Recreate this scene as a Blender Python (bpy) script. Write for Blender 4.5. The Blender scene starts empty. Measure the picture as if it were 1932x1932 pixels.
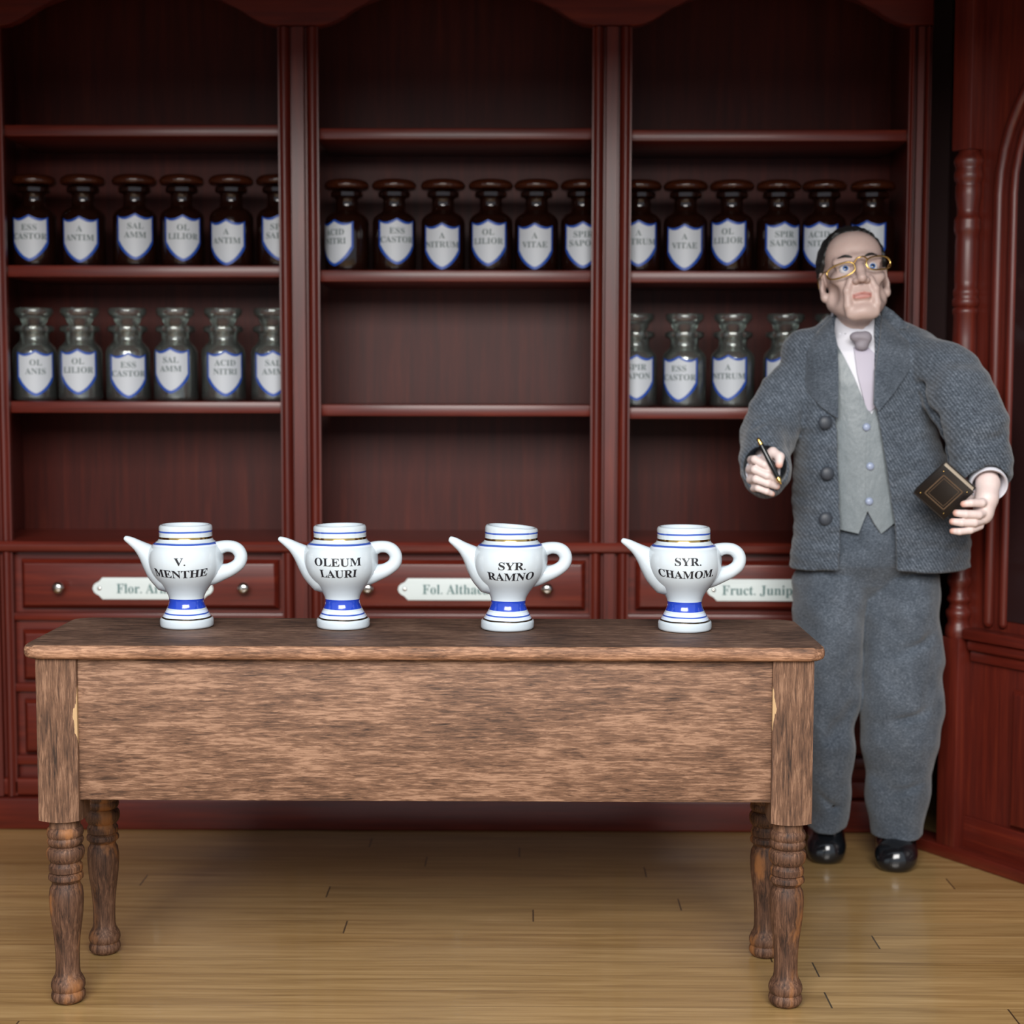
import bpy, bmesh, math, random
import numpy as np
from mathutils import Vector, Matrix
from mathutils.bvhtree import BVHTree
random.seed(4)
scene = bpy.context.scene
COL = scene.collection
PI = math.pi

# ------------------------------------------------------------------ camera
FPX = 3000.0
CAM_LOC = Vector((0.0, -3.26, 1.285))
CAM_R = (Matrix.Rotation(math.radians(0.5), 3, 'Z')
         @ Matrix.Rotation(math.pi / 2 + math.atan((730 - 966) / FPX), 3, 'X')
         @ Matrix.Rotation(math.radians(0.1), 3, 'Z'))
cam_d = bpy.data.cameras.new('camera')
cam_d.sensor_width = 36.0
cam_d.lens = 36.0 * FPX / 1932.0
cam_d.clip_start = 0.05
cam_d.dof.use_dof = True
cam_d.dof.focus_distance = 3.36
cam_d.dof.aperture_fstop = 2.5
cam = bpy.data.objects.new('camera', cam_d)
cam.matrix_world = Matrix.Translation(CAM_LOC) @ CAM_R.to_4x4()
COL.objects.link(cam)
scene.camera = cam


def ray(px, py):
    return CAM_R @ Vector(((px - 966) / FPX, (966 - py) / FPX, -1))


def at(px, py, Y):
    """the place at depth Y that a photograph pixel looks at"""
    r = ray(px, py)
    return CAM_LOC + r * ((Y - CAM_LOC.y) / r.y)


def on_z(px, py, z):
    r = ray(px, py)
    return CAM_LOC + r * ((z - CAM_LOC.z) / r.z)


# ------------------------------------------------------------------ object helpers
def tag(o, label=None, cat=None, group=None, kind=None):
    if label: o['label'] = label
    if cat: o['category'] = cat
    if group: o['group'] = group
    if kind: o['kind'] = kind
    return o


def empty(name, loc, rz=0.0, label=None, cat=None, group=None):
    o = bpy.data.objects.new(name, None)
    o.empty_display_size = 0.05
    o.location = loc
    o.rotation_euler = (0, 0, rz)
    COL.objects.link(o)
    return tag(o, label, cat, group)


def mat_of(o):
    m = Matrix.Translation(o.location) @ o.rotation_euler.to_matrix().to_4x4()
    return mat_of(o.parent) @ m if o.parent else m


def link_mesh(name, me, mat, parent=None, smooth=None, world=False):
    """link a mesh as ONE object; world=True: its vertices are in world space"""
    if world and parent is not None:
        me.transform(mat_of(parent).inverted())
    o = bpy.data.objects.new(name, me)
    for m in (mat if isinstance(mat, (list, tuple)) else [mat]):
        me.materials.append(m)
    if parent is not None: o.parent = parent
    COL.objects.link(o)
    if smooth is True:
        me.polygons.foreach_set('use_smooth', [True] * len(me.polygons))
    elif smooth:
        me.polygons.foreach_set('use_smooth', [True] * len(me.polygons))
        me.set_sharp_from_angle(angle=math.radians(smooth))
    me.update()
    return o


def build(name, bm, mat, parent=None, smooth=35, world=False):
    me = bpy.data.meshes.new(name)
    bmesh.ops.recalc_face_normals(bm, faces=bm.faces)
    bm.to_mesh(me)
    bm.free()
    return link_mesh(name, me, mat, parent, smooth, world)


def BM(): return bmesh.new()


def box(bm, x0, x1, y0, y1, z0, z1, bev=0.003, seg=2):
    r = bmesh.ops.create_cube(bm, size=1)
    vs = r['verts']
    for v in vs:
        v.co = Vector((x0 + (v.co.x + .5) * (x1 - x0), y0 + (v.co.y + .5) * (y1 - y0), z0 + (v.co.z + .5) * (z1 - z0)))
    if bev > 0:
        es = list({e for v in vs for e in v.link_edges})
        bev = min(bev, .45 * min(abs(x1 - x0), abs(y1 - y0), abs(z1 - z0)))
        bmesh.ops.bevel(bm, geom=es, offset=bev, segments=seg, profile=.5, affect='EDGES')
    return bm


def lathe(bm, prof, c=(0, 0, 0), n=32, sx=1, sy=1):
    """profile of (radius, z) turned around Z through c; ends closed"""
    rings = []
    for r, z in prof:
        rings.append([bm.verts.new((c[0] + r * sx * math.cos(2 * PI * k / n), c[1] + r * sy * math.sin(2 * PI * k / n), c[2] + z)) for k in range(n)])
    for a, b in zip(rings, rings[1:]):
        for k in range(n):
            bm.faces.new((a[k], a[(k + 1) % n], b[(k + 1) % n], b[k]))
    bm.faces.new(rings[0][::-1])
    bm.faces.new(rings[-1])
    return bm


def smooth_prof(pts, n=4):
    """Catmull-Rom through a list of tuples"""
    P = [np.array(p, float) for p in pts]
    P = [2 * P[0] - P[1]] + P + [2 * P[-1] - P[-2]]
    out = []
    for i in range(1, len(P) - 2):
        for k in range(n):
            t = k / n
            a, b, c, d = P[i - 1], P[i], P[i + 1], P[i + 2]
            out.append(tuple(.5 * ((2 * b) + (-a + c) * t + (2 * a - 5 * b + 4 * c - d) * t * t + (-a + 3 * b - 3 * c + d) * t ** 3)))
    out.append(tuple(P[-2]))
    return out


def tube(bm, pts, rad, n=14, closed=False, cap_round=True):
    P = [Vector(p) for p in pts]
    R = list(rad) if hasattr(rad, '__len__') else [rad] * len(P)
    if cap_round and not closed:
        t0 = (P[0] - P[1]).normalized(); t1 = (P[-1] - P[-2]).normalized()
        P = [P[0] + t0 * R[0] * .95, P[0] + t0 * R[0] * .7] + P + [P[-1] + t1 * R[-1] * .7, P[-1] + t1 * R[-1] * .95]
        R = [R[0] * .3, R[0] * .72] + R + [R[-1] * .72, R[-1] * .3]
    m = len(P)
    up = None
    rings = []
    for i in range(m):
        if closed: t = (P[(i + 1) % m] - P[i - 1]).normalized()
        else: t = (P[min(i + 1, m - 1)] - P[max(i - 1, 0)]).normalized()
        if up is None:
            up = t.orthogonal().normalized()
        up = (up - t * up.dot(t)).normalized()
        s = t.cross(up)
        rings.append([bm.verts.new(P[i] + (up * math.cos(2 * PI * k / n) + s * math.sin(2 * PI * k / n)) * R[i]) for k in range(n)])
    for i in range(m if closed else m - 1):
        a, b = rings[i], rings[(i + 1) % m]
        sh = 0
        if closed and i == m - 1:
            sh = min(range(n), key=lambda q: (a[0].co - b[q].co).length)
        for k in range(n):
            bm.faces.new((a[k], a[(k + 1) % n], b[(k + 1 + sh) % n], b[(k + sh) % n]))
    if not closed:
        bm.faces.new(rings[0][::-1]); bm.faces.new(rings[-1])
    return bm


def prism(bm, poly, y0, y1, bev=0.0):
    """polygon in the XZ plane pushed from y0 to y1"""
    a = [bm.verts.new((p[0], y0, p[1])) for p in poly]
    b = [bm.verts.new((p[0], y1, p[1])) for p in poly]
    n = len(poly)
    fs = [bm.faces.new(a), bm.faces.new(b[::-1])]
    for k in range(n):
        fs.append(bm.faces.new((a[k], b[k], b[(k + 1) % n], a[(k + 1) % n])))
    if bev > 0:
        es = [e for e in fs[0].edges]
        bmesh.ops.bevel(bm, geom=es, offset=bev, segments=3, profile=.5, affect='EDGES')
    return bm


def ellipsoid(bm, c, r, rot=None, u=20, v=12):
    m = Matrix.Translation(c) @ (rot.to_4x4() if rot else Matrix.Identity(4)) @ Matrix.Diagonal((r[0], r[1], r[2], 1))
    bmesh.ops.create_uvsphere(bm, u_segments=u, v_segments=v, radius=1, matrix=m)
    return bm


def bold(s):
    """upright bold roman lettering with serifs"""
    return ''.join(chr(0x1D400 + ord(c) - 65) if 'A' <= c <= 'Z' else chr(0x1D41A + ord(c) - 97) if 'a' <= c <= 'z' else c for c in s)


_text_cache = {}


def text_mesh(s, size, depth=0.0006, res=3):
    """flat lettering centred on x=0, baseline z=0, as (verts, faces); y = depth in or out"""
    key = (s, size, depth, res)
    if key not in _text_cache:
        c = bpy.data.curves.new('lettering', 'FONT')
        c.body = bold(s); c.size = size; c.align_x = 'CENTER'; c.extrude = depth; c.resolution_u = res
        o = bpy.data.objects.new('lettering', c)
        COL.objects.link(o)
        dg = bpy.context.evaluated_depsgraph_get()
        me = bpy.data.meshes.new_from_object(o.evaluated_get(dg))
        vs = [(v.co.x, -v.co.z, v.co.y) for v in me.vertices]
        fs = [tuple(p.vertices) for p in me.polygons]
        bpy.data.objects.remove(o); bpy.data.curves.remove(c); bpy.data.meshes.remove(me)
        _text_cache[key] = (vs, fs)
    return _text_cache[key]


def pydata(name, vs, fs):
    me = bpy.data.meshes.new(name)
    me.from_pydata([tuple(v) for v in vs], [], fs)
    me.update()
    return me


# ------------------------------------------------------------------ materials
def srgb(*c):
    return tuple(((x / 255 + .055) / 1.055) ** 2.4 if x / 255 > .04045 else x / 255 / 12.92 for x in c) + (1.0,)


class NT:
    def __init__(s, name):
        s.m = bpy.data.materials.new(name); s.m.use_nodes = True
        s.t = s.m.node_tree; s.b = s.t.nodes['Principled BSDF']; s.L = s.t.links
    def n(s, typ, **kw):
        nd = s.t.nodes.new(typ)
        for k, v in kw.items():
            if k.startswith('i_'):
                key = k[2:]; nd.inputs[int(key) if key.isdigit() else key.replace('_', ' ')].default_value = v
            else: setattr(nd, k, v)
        return nd
    def l(s, a, b): s.L.new(a, b)
    def set(s, **kw):
        for k, v in kw.items(): s.b.inputs[k.replace('_', ' ')].default_value = v
        return s
    def coords(s, scale, rot=(0, 0, 0), kind='Object'):
        tc = s.n('ShaderNodeTexCoord'); mp = s.n('ShaderNodeMapping')
        mp.inputs['Scale'].default_value = scale; mp.inputs['Rotation'].default_value = rot
        s.l(tc.outputs[kind], mp.inputs[0]); return mp.outputs[0]
    def noise(s, vec, scale=1, detail=6, rough=.6, dist=0.0):
        nd = s.n('ShaderNodeTexNoise'); nd.inputs['Scale'].default_value = scale; nd.inputs['Detail'].default_value = detail
        nd.inputs['Roughness'].default_value = rough; nd.inputs['Distortion'].default_value = dist
        s.l(vec, nd.inputs['Vector']); return nd.outputs['Fac']
    def ramp(s, fac, stops, interp='LINEAR'):
        r = s.n('ShaderNodeValToRGB'); cr = r.color_ramp; cr.interpolation = interp
        while len(cr.elements) < len(stops): cr.elements.new(.5)
        for e, (p, c) in zip(cr.elements, stops): e.position = p; e.color = c
        s.l(fac, r.inputs[0]); return r.outputs[0]
    def math(s, op, a, b=None):
        nd = s.n('ShaderNodeMath', operation=op)
        for i, v in enumerate((a, b)):
            if v is None: continue
            if isinstance(v, (int, float)): nd.inputs[i].default_value = v
            else: s.l(v, nd.inputs[i])
        return nd.outputs[0]
    def mix(s, fac, a, b, mode='MIX'):
        nd = s.n('ShaderNodeMix', data_type='RGBA', blend_type=mode)
        for i, v in ((0, fac), (6, a), (7, b)):
            if isinstance(v, (int, float, tuple)): nd.inputs[i].default_value = v
            else: s.l(v, nd.inputs[i])
        return nd.outputs[2]
    def color(s, out): s.l(out, s.b.inputs['Base Color']); return s
    def bump(s, h, strength=.2, dist=.002):
        b = s.n('ShaderNodeBump'); b.inputs['Strength'].default_value = strength; b.inputs['Distance'].default_value = dist
        s.l(h, b.inputs['Height']); s.l(b.outputs[0], s.b.inputs['Normal']); return s


def plain(name, col, rough=.5, metal=0.0, **kw):
    t = NT(name); t.set(Base_Color=col, Roughness=rough, Metallic=metal)
    t.set(**kw); return t.m


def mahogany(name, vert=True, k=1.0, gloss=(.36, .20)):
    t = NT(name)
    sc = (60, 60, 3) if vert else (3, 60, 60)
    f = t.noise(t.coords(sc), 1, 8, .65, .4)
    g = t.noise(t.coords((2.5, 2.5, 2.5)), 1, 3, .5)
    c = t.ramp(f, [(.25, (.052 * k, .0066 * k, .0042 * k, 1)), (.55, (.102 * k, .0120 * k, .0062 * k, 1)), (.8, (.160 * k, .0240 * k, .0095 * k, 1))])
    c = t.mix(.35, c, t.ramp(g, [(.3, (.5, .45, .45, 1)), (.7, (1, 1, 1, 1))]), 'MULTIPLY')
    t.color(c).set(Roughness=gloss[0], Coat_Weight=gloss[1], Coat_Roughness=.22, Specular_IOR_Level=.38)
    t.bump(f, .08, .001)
    return t.m


def table_wood(name, axis, light=1.0, worn=.5, tint=(1, 1, 1, 1)):
    """dark stained timber rubbed back along the grain"""
    t = NT(name)
    long = {'x': (26, 260, 260), 'z': (260, 260, 22)}[axis]
    med = {'x': (7, 75, 75), 'z': (75, 75, 6)}[axis]
    f = t.noise(t.coords(long), 1, 5, .7, .6)
    g = t.noise(t.coords(med), 1, 5, .6, .5)
    b = t.noise(t.coords((6, 6, 12) if axis == 'x' else (12, 12, 5)), 1, 4, .6)
    a = t.math('ADD', t.math('MULTIPLY', f, .55), t.math('ADD', t.math('MULTIPLY', g, .30), t.math('MULTIPLY', b, .27)))
    a = t.math('ADD', a, (worn - .5) * .25)
    L = light
    c = t.ramp(a, [(.41, (.040 * L, .022 * L, .015 * L, 1)), (.48, (.115 * L, .057 * L, .034 * L, 1)), (.565, (.235 * L, .118 * L, .068 * L, 1)), (.645, (.44 * L, .245 * L, .15 * L, 1))])
    c = t.mix(1.0, c, tint, 'MULTIPLY')
    t.color(c).set(Roughness=.62, Specular_IOR_Level=.3)
    t.bump(f, .35, .0015)
    return t.m


M = {}
M['mahogany'] = mahogany('mahogany_upright', True, 1.0, (.42, .16))
M['mahogany_long'] = mahogany('mahogany_lengthwise', False, 1.15, (.38, .22))
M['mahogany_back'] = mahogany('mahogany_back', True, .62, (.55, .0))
M['table_top'] = table_wood('table_top_wood', 'x', .60, .36, (.92, 1.0, 1.14, 1))
M['table_edge'] = table_wood('table_edge_wood', 'x', .95, .55)
M['table_apron'] = table_wood('table_apron_wood', 'x', .76, .49, (.96, 1.0, 1.05, 1))
M['table_post'] = table_wood('table_post_wood', 'z', .56, .45)
M['brass'] = plain('gold_wire', (.75, .50, .16, 1), .25, 1.0)
M['steel'] = plain('nickel', (.62, .60, .57, 1), .18, 1.0)
M['plate'] = plain('enamel_white', srgb(212, 222, 222), .35)
M['plate_text'] = plain('faded_green_ink', srgb(92, 122, 122), .6)
M['label_white'] = plain('label_paper', srgb(186, 191, 198), .5)
M['label_blue'] = plain('label_blue_border', srgb(22, 70, 160), .45)
M['label_ink'] = plain('label_ink', srgb(98, 110, 110), .6)
M['jug_ink'] = plain('jug_ink', (.012, .012, .016, 1), .4)
def thin_glass():
    t = NT('clear_glass')
    fr = t.n('ShaderNodeFresnel'); fr.inputs['IOR'].default_value = 1.5
    tr = t.n('ShaderNodeBsdfTransparent'); tr.inputs[0].default_value = (.965, .98, .97, 1)
    gl = t.n('ShaderNodeBsdfGlossy'); gl.inputs['Roughness'].default_value = .14; gl.inputs['Color'].default_value = (.9, .95, .93, 1)
    mx = t.n('ShaderNodeMixShader')
    t.l(t.math('MINIMUM', t.math('ADD', t.math('MULTIPLY', fr.outputs[0], 1.2), .05), 1.0), mx.inputs[0]); t.l(tr.outputs[0], mx.inputs[1]); t.l(gl.outputs[0], mx.inputs[2])
    df = t.n('ShaderNodeBsdfDiffuse'); df.inputs[0].default_value = (.55, .57, .54, 1)
    m2 = t.n('ShaderNodeMixShader'); m2.inputs[0].default_value = .045
    t.l(mx.outputs[0], m2.inputs[1]); t.l(df.outputs[0], m2.inputs[2])
    t.l(m2.outputs[0], t.t.nodes['Material Output'].inputs['Surface'])
    return t.m


M['glass'] = thin_glass()
M['amber'] = plain('dark_amber_glass', (.035, .010, .006, 1), .08, 0, Transmission_Weight=.7, IOR=1.5)
M['amber_cap'] = plain('amber_stopper_glass', (.085, .020, .008, 1), .12, 0, Transmission_Weight=.6, IOR=1.5)
M['dark_glass'] = plain('dark_pane', (.02, .008, .008, 1), .08)


def floor_mat():
    t = NT('oak_strip_floor')
    tc = t.n('ShaderNodeTexCoord'); sp = t.n('ShaderNodeSeparateXYZ'); t.l(tc.outputs['Object'], sp.inputs[0])
    PW, PL = .088, 2.1
    v = t.math('DIVIDE', t.math('ADD', sp.outputs[1], 9.02), PW)
    row = t.math('FLOOR', v)
    fv = t.math('FRACT', v)
    wn = t.n('ShaderNodeTexWhiteNoise', noise_dimensions='1D'); t.l(row, wn.inputs['W'])
    u = t.math('ADD', t.math('DIVIDE', sp.outputs[0], PL), t.math('MULTIPLY', wn.outputs['Value'], 7.3))
    u = t.math('ADD', u, 20)
    fu = t.math('FRACT', u)
    idx = t.math('ADD', t.math('MULTIPLY', row, 13.7), t.math('FLOOR', u))
    wn2 = t.n('ShaderNodeTexWhiteNoise', noise_dimensions='1D'); t.l(idx, wn2.inputs['W'])
    mp = t.n('ShaderNodeMapping'); mp.inputs['Scale'].default_value = (3, 70, 1)
    off = t.n('ShaderNodeCombineXYZ'); t.l(t.math('MULTIPLY', wn2.outputs['Value'], 31.0), off.inputs[2]); t.l(tc.outputs['Object'], mp.inputs[0]); t.l(off.outputs[0], mp.inputs[1])
    g = t.noise(mp.outputs[0], 1, 6, .6, .5)
    c = t.ramp(g, [(.28, (.275, .162, .058, 1)), (.55, (.435, .275, .110, 1)), (.8, (.56, .375, .175, 1))])
    tint = t.ramp(wn2.outputs['Value'], [(0, (.80, .77, .70, 1)), (.5, (.95, .95, .95, 1)), (1, (1.1, 1.08, 1.05, 1))])
    c = t.mix(1.0, c, tint, 'MULTIPLY')
    gapv = t.math('ADD', t.math('LESS_THAN', fv, .025), t.math('GREATER_THAN', fv, .985))
    c = t.mix(t.math('MULTIPLY', gapv, .45), c, (.16, .09, .035, 1))
    gapu = t.math('LESS_THAN', fu, .0018)
    c = t.mix(t.math('MULTIPLY', gapu, .9), c, (.03, .022, .015, 1))
    t.color(c).set(Roughness=.34, Coat_Weight=.7, Coat_Roughness=.14)
    t.bump(t.math('SUBTRACT', g, t.math('MAXIMUM', gapv, gapu)), .06, .001)
    return t.m


M['floor'] = floor_mat()
M['wall'] = plain('plum_wall', (.10, .05, .05, 1), .8)
M['shade_ceiling'] = plain('plum_shade_board', (.10, .06, .06, 1), .8)
SHADE_Y = -0.6; SHADE_Z = 2.23; WORLD = 0.75; KEY = 480.0

# ------------------------------------------------------------------ the setting
YC = 1.27                    # front plane of the big cabinet
bm = BM(); box(bm, -4, 4, -4.2, 1.9, -.06, 0, 0)
tag(build('floor', bm, M['floor'], smooth=False), kind='structure')
bm = BM(); box(bm, -4, 4, 1.72, 1.9, 0, 3.2, 0)
tag(build('wall_back', bm, M['wall'], smooth=False), kind='structure')
bm = BM(); box(bm, -2.35, -2.2, -.6, 1.72, 0, 3.2, 0)
tag(build('wall_left', bm, M['wall'], smooth=False), kind='structure')
bm = BM(); box(bm, 2.2, 2.35, -.6, 1.72, 0, 3.2, 0)
tag(build('wall_right', bm, M['wall'], smooth=False), kind='structure')
bm = BM(); box(bm, -2.35, 2.35, SHADE_Y, 1.72, 2.72, 2.8, 0)  # unseen ceiling, added to keep sky light off the upper cabinet
tag(build('shade_ceiling', bm, M['shade_ceiling'], smooth=False), kind='structure')

bm = BM(); box(bm, -2.35, 2.35, SHADE_Y, SHADE_Y + .08, SHADE_Z, 2.72, 0)  # unseen board, added to block the key light from the upper shelves
tag(build('shade_board', bm, M['shade_ceiling'], smooth=False), kind='structure')

# ------------------------------------------------------------------ apothecary cabinet
def cx(px, py=800): return at(px, py, YC).x
def cz(py, px=860): return at(px, py, YC).z

CAB = empty('apothecary_cabinet', (cx(860), YC, 0), 0, 'tall dark red mahogany apothecary cabinet with three arched bays of shelves over drawers', 'cabinet')
DEP = .36
XL, XR = cx(-52), cx(1742)
ZT = 2.60
z_counter = cz(1021)
z_ct_bot = cz(1043)
posts = [(-52, 19), (531, 606), (1114, 1187), (1701, 1742)]
PX = [(cx(a), cx(b)) for a, b in posts]
bays = [(PX[i][1], PX[i + 1][0]) for i in range(3)]
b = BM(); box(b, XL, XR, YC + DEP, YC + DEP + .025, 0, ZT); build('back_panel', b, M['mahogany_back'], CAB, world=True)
for x0, x1 in ((XL, XL + .03), (XR - .03, XR)):
    b = BM(); box(b, x0, x1, YC + .012, YC + DEP, 0, ZT); build('side_panel', b, M['mahogany'], CAB, world=True)
for i in (1, 2):
    xm = (PX[i][0] + PX[i][1]) / 2
    b = BM(); box(b, xm - .008, xm + .008, YC + .012, YC + DEP - .001, 0, ZT); build('divider', b, M['mahogany'], CAB, world=True)
b = BM(); box(b, XL, XR, YC + .012, YC + DEP, ZT, ZT + .03); build('top_panel', b, M['mahogany_long'], CAB, world=True)


def pilaster(x0, x1, z0, z1):
    """post with a raised centre fillet between two rounded beads, cut straight through"""
    w = x1 - x0
    prof = [(0, 0), (0, .020)]
    def bead(a, c, h, n=7):
        return [(a + (c - a) * k / n, .020 + h * math.sin(PI * k / n)) for k in range(n + 1)]
    prof += bead(.04, .26, .010) + [(.30, .008), (.34, .008), (.36, .026), (.64, .026), (.66, .008), (.70, .008)] + bead(.74, .96, .010) + [(1, .020), (1, 0)]
    bm = BM()
    a = [bm.verts.new((x0 + u * w, YC + .012 - v, z0)) for u, v in prof]
    c = [bm.verts.new((x0 + u * w, YC + .012 - v, z1)) for u, v in prof]
    n = len(prof)
    for k in range(n):
        bm.faces.new((a[k], a[(k + 1) % n], c[(k + 1) % n], c[k]))
    bm.faces.new(a[::-1]); bm.faces.new(c)
    return bm


for (x0, x1) in PX:
    build('pilaster', pilaster(x0, x1, z_counter, cz(52)), M['mahogany'], CAB, world=True, smooth=40)
    build('pilaster', pilaster(x0, x1, cz(1503), z_ct_bot), M['mahogany'], CAB, world=True, smooth=40)

# arched header board
poly = [(XL, ZT), (XL, cz(50))]
for i, (x0, x1) in enumerate(bays):
    xm, hw = (x0 + x1) / 2, (x1 - x0) / 2
    poly += [(x0 - .012, cz(50))]
    for k in range(0, 33):
        u = -1 + 2 * k / 32
        s = 1 - u * u
        # slightly flattened near the springing
        e = s - .10 * math.sin(PI * min(1, s / .5)) * (s < .5)
        poly.append((xm + u * hw * .985, cz(52) + (cz(-26) - cz(52)) * e))
    poly += [(x1 + .012, cz(50))]
poly += [(XR, cz(50)), (XR, ZT)]
b = BM(); prism(b, poly, YC - .022, YC + .014, .004)
build('arched_header', b, M['mahogany_long'], CAB, world=True, smooth=40)

# shelves: (front-top edge pixel at bay left / right)
SH = {}
rows = [('high', [(232, 236), (238, 242), (242, 244)], 21), ('amber', [(498, 503), (508, 510), (509, 511)], 22), ('clear', [(757, 760), (762, 765), (767, 769)], 22)]
for nm, ys, th in rows:
    for i, (x0, x1) in enumerate(bays):
        zt = (cz(ys[i][0]) + cz(ys[i][1])) / 2
        b = BM(); box(b, x0 + .001 - .01, x1 - .001 + .01, YC + .014, YC + DEP, zt - th * .00151, zt, .004)
        build('shelf', b, M['mahogany_long'], CAB, world=True)
        SH[nm, i] = zt
# counter moulding
b = BM()
prof = [(YC + DEP, z_ct_bot), (YC - .016, z_ct_bot), (YC - .026, z_ct_bot + .006), (YC - .03, z_ct_bot + .016), (YC - .03, z_counter - .010), (YC - .024, z_counter - .002), (YC - .014, z_counter), (YC + DEP, z_counter)]
a = [b.verts.new((XL - .01, y, z)) for y, z in prof]; c = [b.verts.new((XR + .004, y, z)) for y, z in prof]
for k in range(len(prof)): b.faces.new((a[k], a[(k + 1) % len(prof)], c[(k + 1) % len(prof)], c[k]))
b.faces.new(a[::-1]); b.faces.new(c)
build('counter_moulding', b, M['mahogany_long'], CAB, world=True, smooth=30)
# plinth
b = BM(); box(b, XL - .006, XR + .004, YC - .014, YC + .02, 0, cz(1506), .008, 3); box(b, XL, XR, YC - .008, YC + .02, cz(1504), cz(1470), .010, 3)
build('plinth', b, M['mahogany_long'], CAB, world=True)
# drawers
def raised_front(x0, x1, z0, z1, y):
    bm = BM()
    e, d = .012, .016
    o = [(x0, z0), (x1, z0), (x1, z1), (x0, z1)]
    def ring(ins, yy): return [bm.verts.new((x + (ins if x == x0 else -ins), yy, z + (ins if z == z0 else -ins))) for x, z in o]
    R = [ring(0, y + .03), ring(0, y), ring(.003, y - .006), ring(e, y - d), ring(e + .003, y - d - .001)]
    for p, q in zip(R, R[1:]):
        for k in range(4): bm.faces.new((p[k], p[(k + 1) % 4], q[(k + 1) % 4], q[k]))
    bm.faces.new(R[-1]); bm.faces.new(R[0][::-1])
    return bm


def knob_mesh():
    bm = BM()
    lathe(bm, smooth_prof([(.005, 0), (.0055, .012), (.010, .017), (.0165, .024), (.0165, .030), (.010, .036), (.002, .0375)], 3), n=20)
    bmesh.ops.rotate(bm, verts=bm.verts, matrix=Matrix.Rotation(PI / 2, 3, 'X'))
    me = bpy.data.meshes.new('knob'); bmesh.ops.recalc_face_normals(bm, faces=bm.faces); bm.to_mesh(me); bm.free()
    me.materials.append(M['steel']); me.polygons.foreach_set('use_smooth', [True] * len(me.polygons))
    return me


KN = knob_mesh()
plate_words = ['Flor. Arnicae', 'Fol. Althaeae', 'Fruct. Juniperi']
plate_px = [(171, 400), (750, 976), (1336, 1562)]
text_px = [217, 797, 1365]
text_end = [352, 934, 1528]
knob_px = [(110, 460), (694, 1033), (1276, 1617)]
dr_rows = [(1057, 1150), (1190, 1286), (1322, 1424)]
for i, (x0, x1) in enumerate(bays):
    b = BM()
    box(b, x0 - .01, x1 + .01, YC + .02, YC + .04, cz(1480), z_ct_bot, 0)
    for y0, y1 in ((1158, 1173), (1292, 1308), (1428, 1446)):
        box(b, x0 - .01, x1 + .01, YC - .002, YC + .03, cz(y1), cz(y0), .005)
    build('drawer_rail', b, M['mahogany_long'], CAB, world=True)
    for r, (y0, y1) in enumerate(dr_rows):
        d = build('drawer', raised_front(x0 + .022, x1 - .012, cz(y1), cz(y0), YC + .006), M['mahogany_long'], CAB, world=True, smooth=25)
        zk = (cz(y0) + cz(y1)) / 2
        for kx in (knob_px[i] if r == 0 else [sum(knob_px[i]) / 2]):
            k = bpy.data.objects.new('knob', KN); k.parent = d; COL.objects.link(k)
            k.location = Vector((cx(kx), YC - .011, cz(1108) if r == 0 else zk)) - mat_of(CAB).translation
        if r == 0:
            a, c = cx(plate_px[i][0]), cx(plate_px[i][1])
            zm = cz(1111)
            h = .0315
            pts = []
            for sgn, xe in ((1, c), (-1, a)):
                q = [(-.028, h), (-.020, h * .62), (-.010, h * .52), (-.003, h * .3), (0, 0), (-.003, -h * .3), (-.010, -h * .52), (-.020, -h * .62), (-.028, -h)]
                if sgn < 0: q = [(-x, z) for x, z in q][::-1]
                pts += [(xe + x, zm + z) for x, z in q]
            pb = BM(); prism(pb, pts[::-1], YC - .0145, YC - .0102, .0012)
            pl = build('label_plate', pb, M['plate'], d, world=True)
            tag(pl, 'white enamel name plate')
            for xe in (a + .020, c - .020):
                sb = BM()
                ellipsoid(sb, (xe, YC - .0145, zm), (.006, .003, .006), u=12, v=8)
                build('screw', sb, M['steel'], pl, world=True, smooth=True)
            vs, fs = text_mesh(plate_words[i], .040)
            w0 = min(v[0] for v in vs); w1 = max(v[0] for v in vs)
            ta, tb = cx(text_px[i]), cx(text_end[i])
            vs = [(ta + (v[0] - w0) * (tb - ta) / (w1 - w0), YC - .0150 + v[1], zm - .0135 + v[2]) for v in vs]
            link_mesh('lettering', pydata('lettering', vs, fs), M['plate_text'], pl, world=True)

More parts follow.
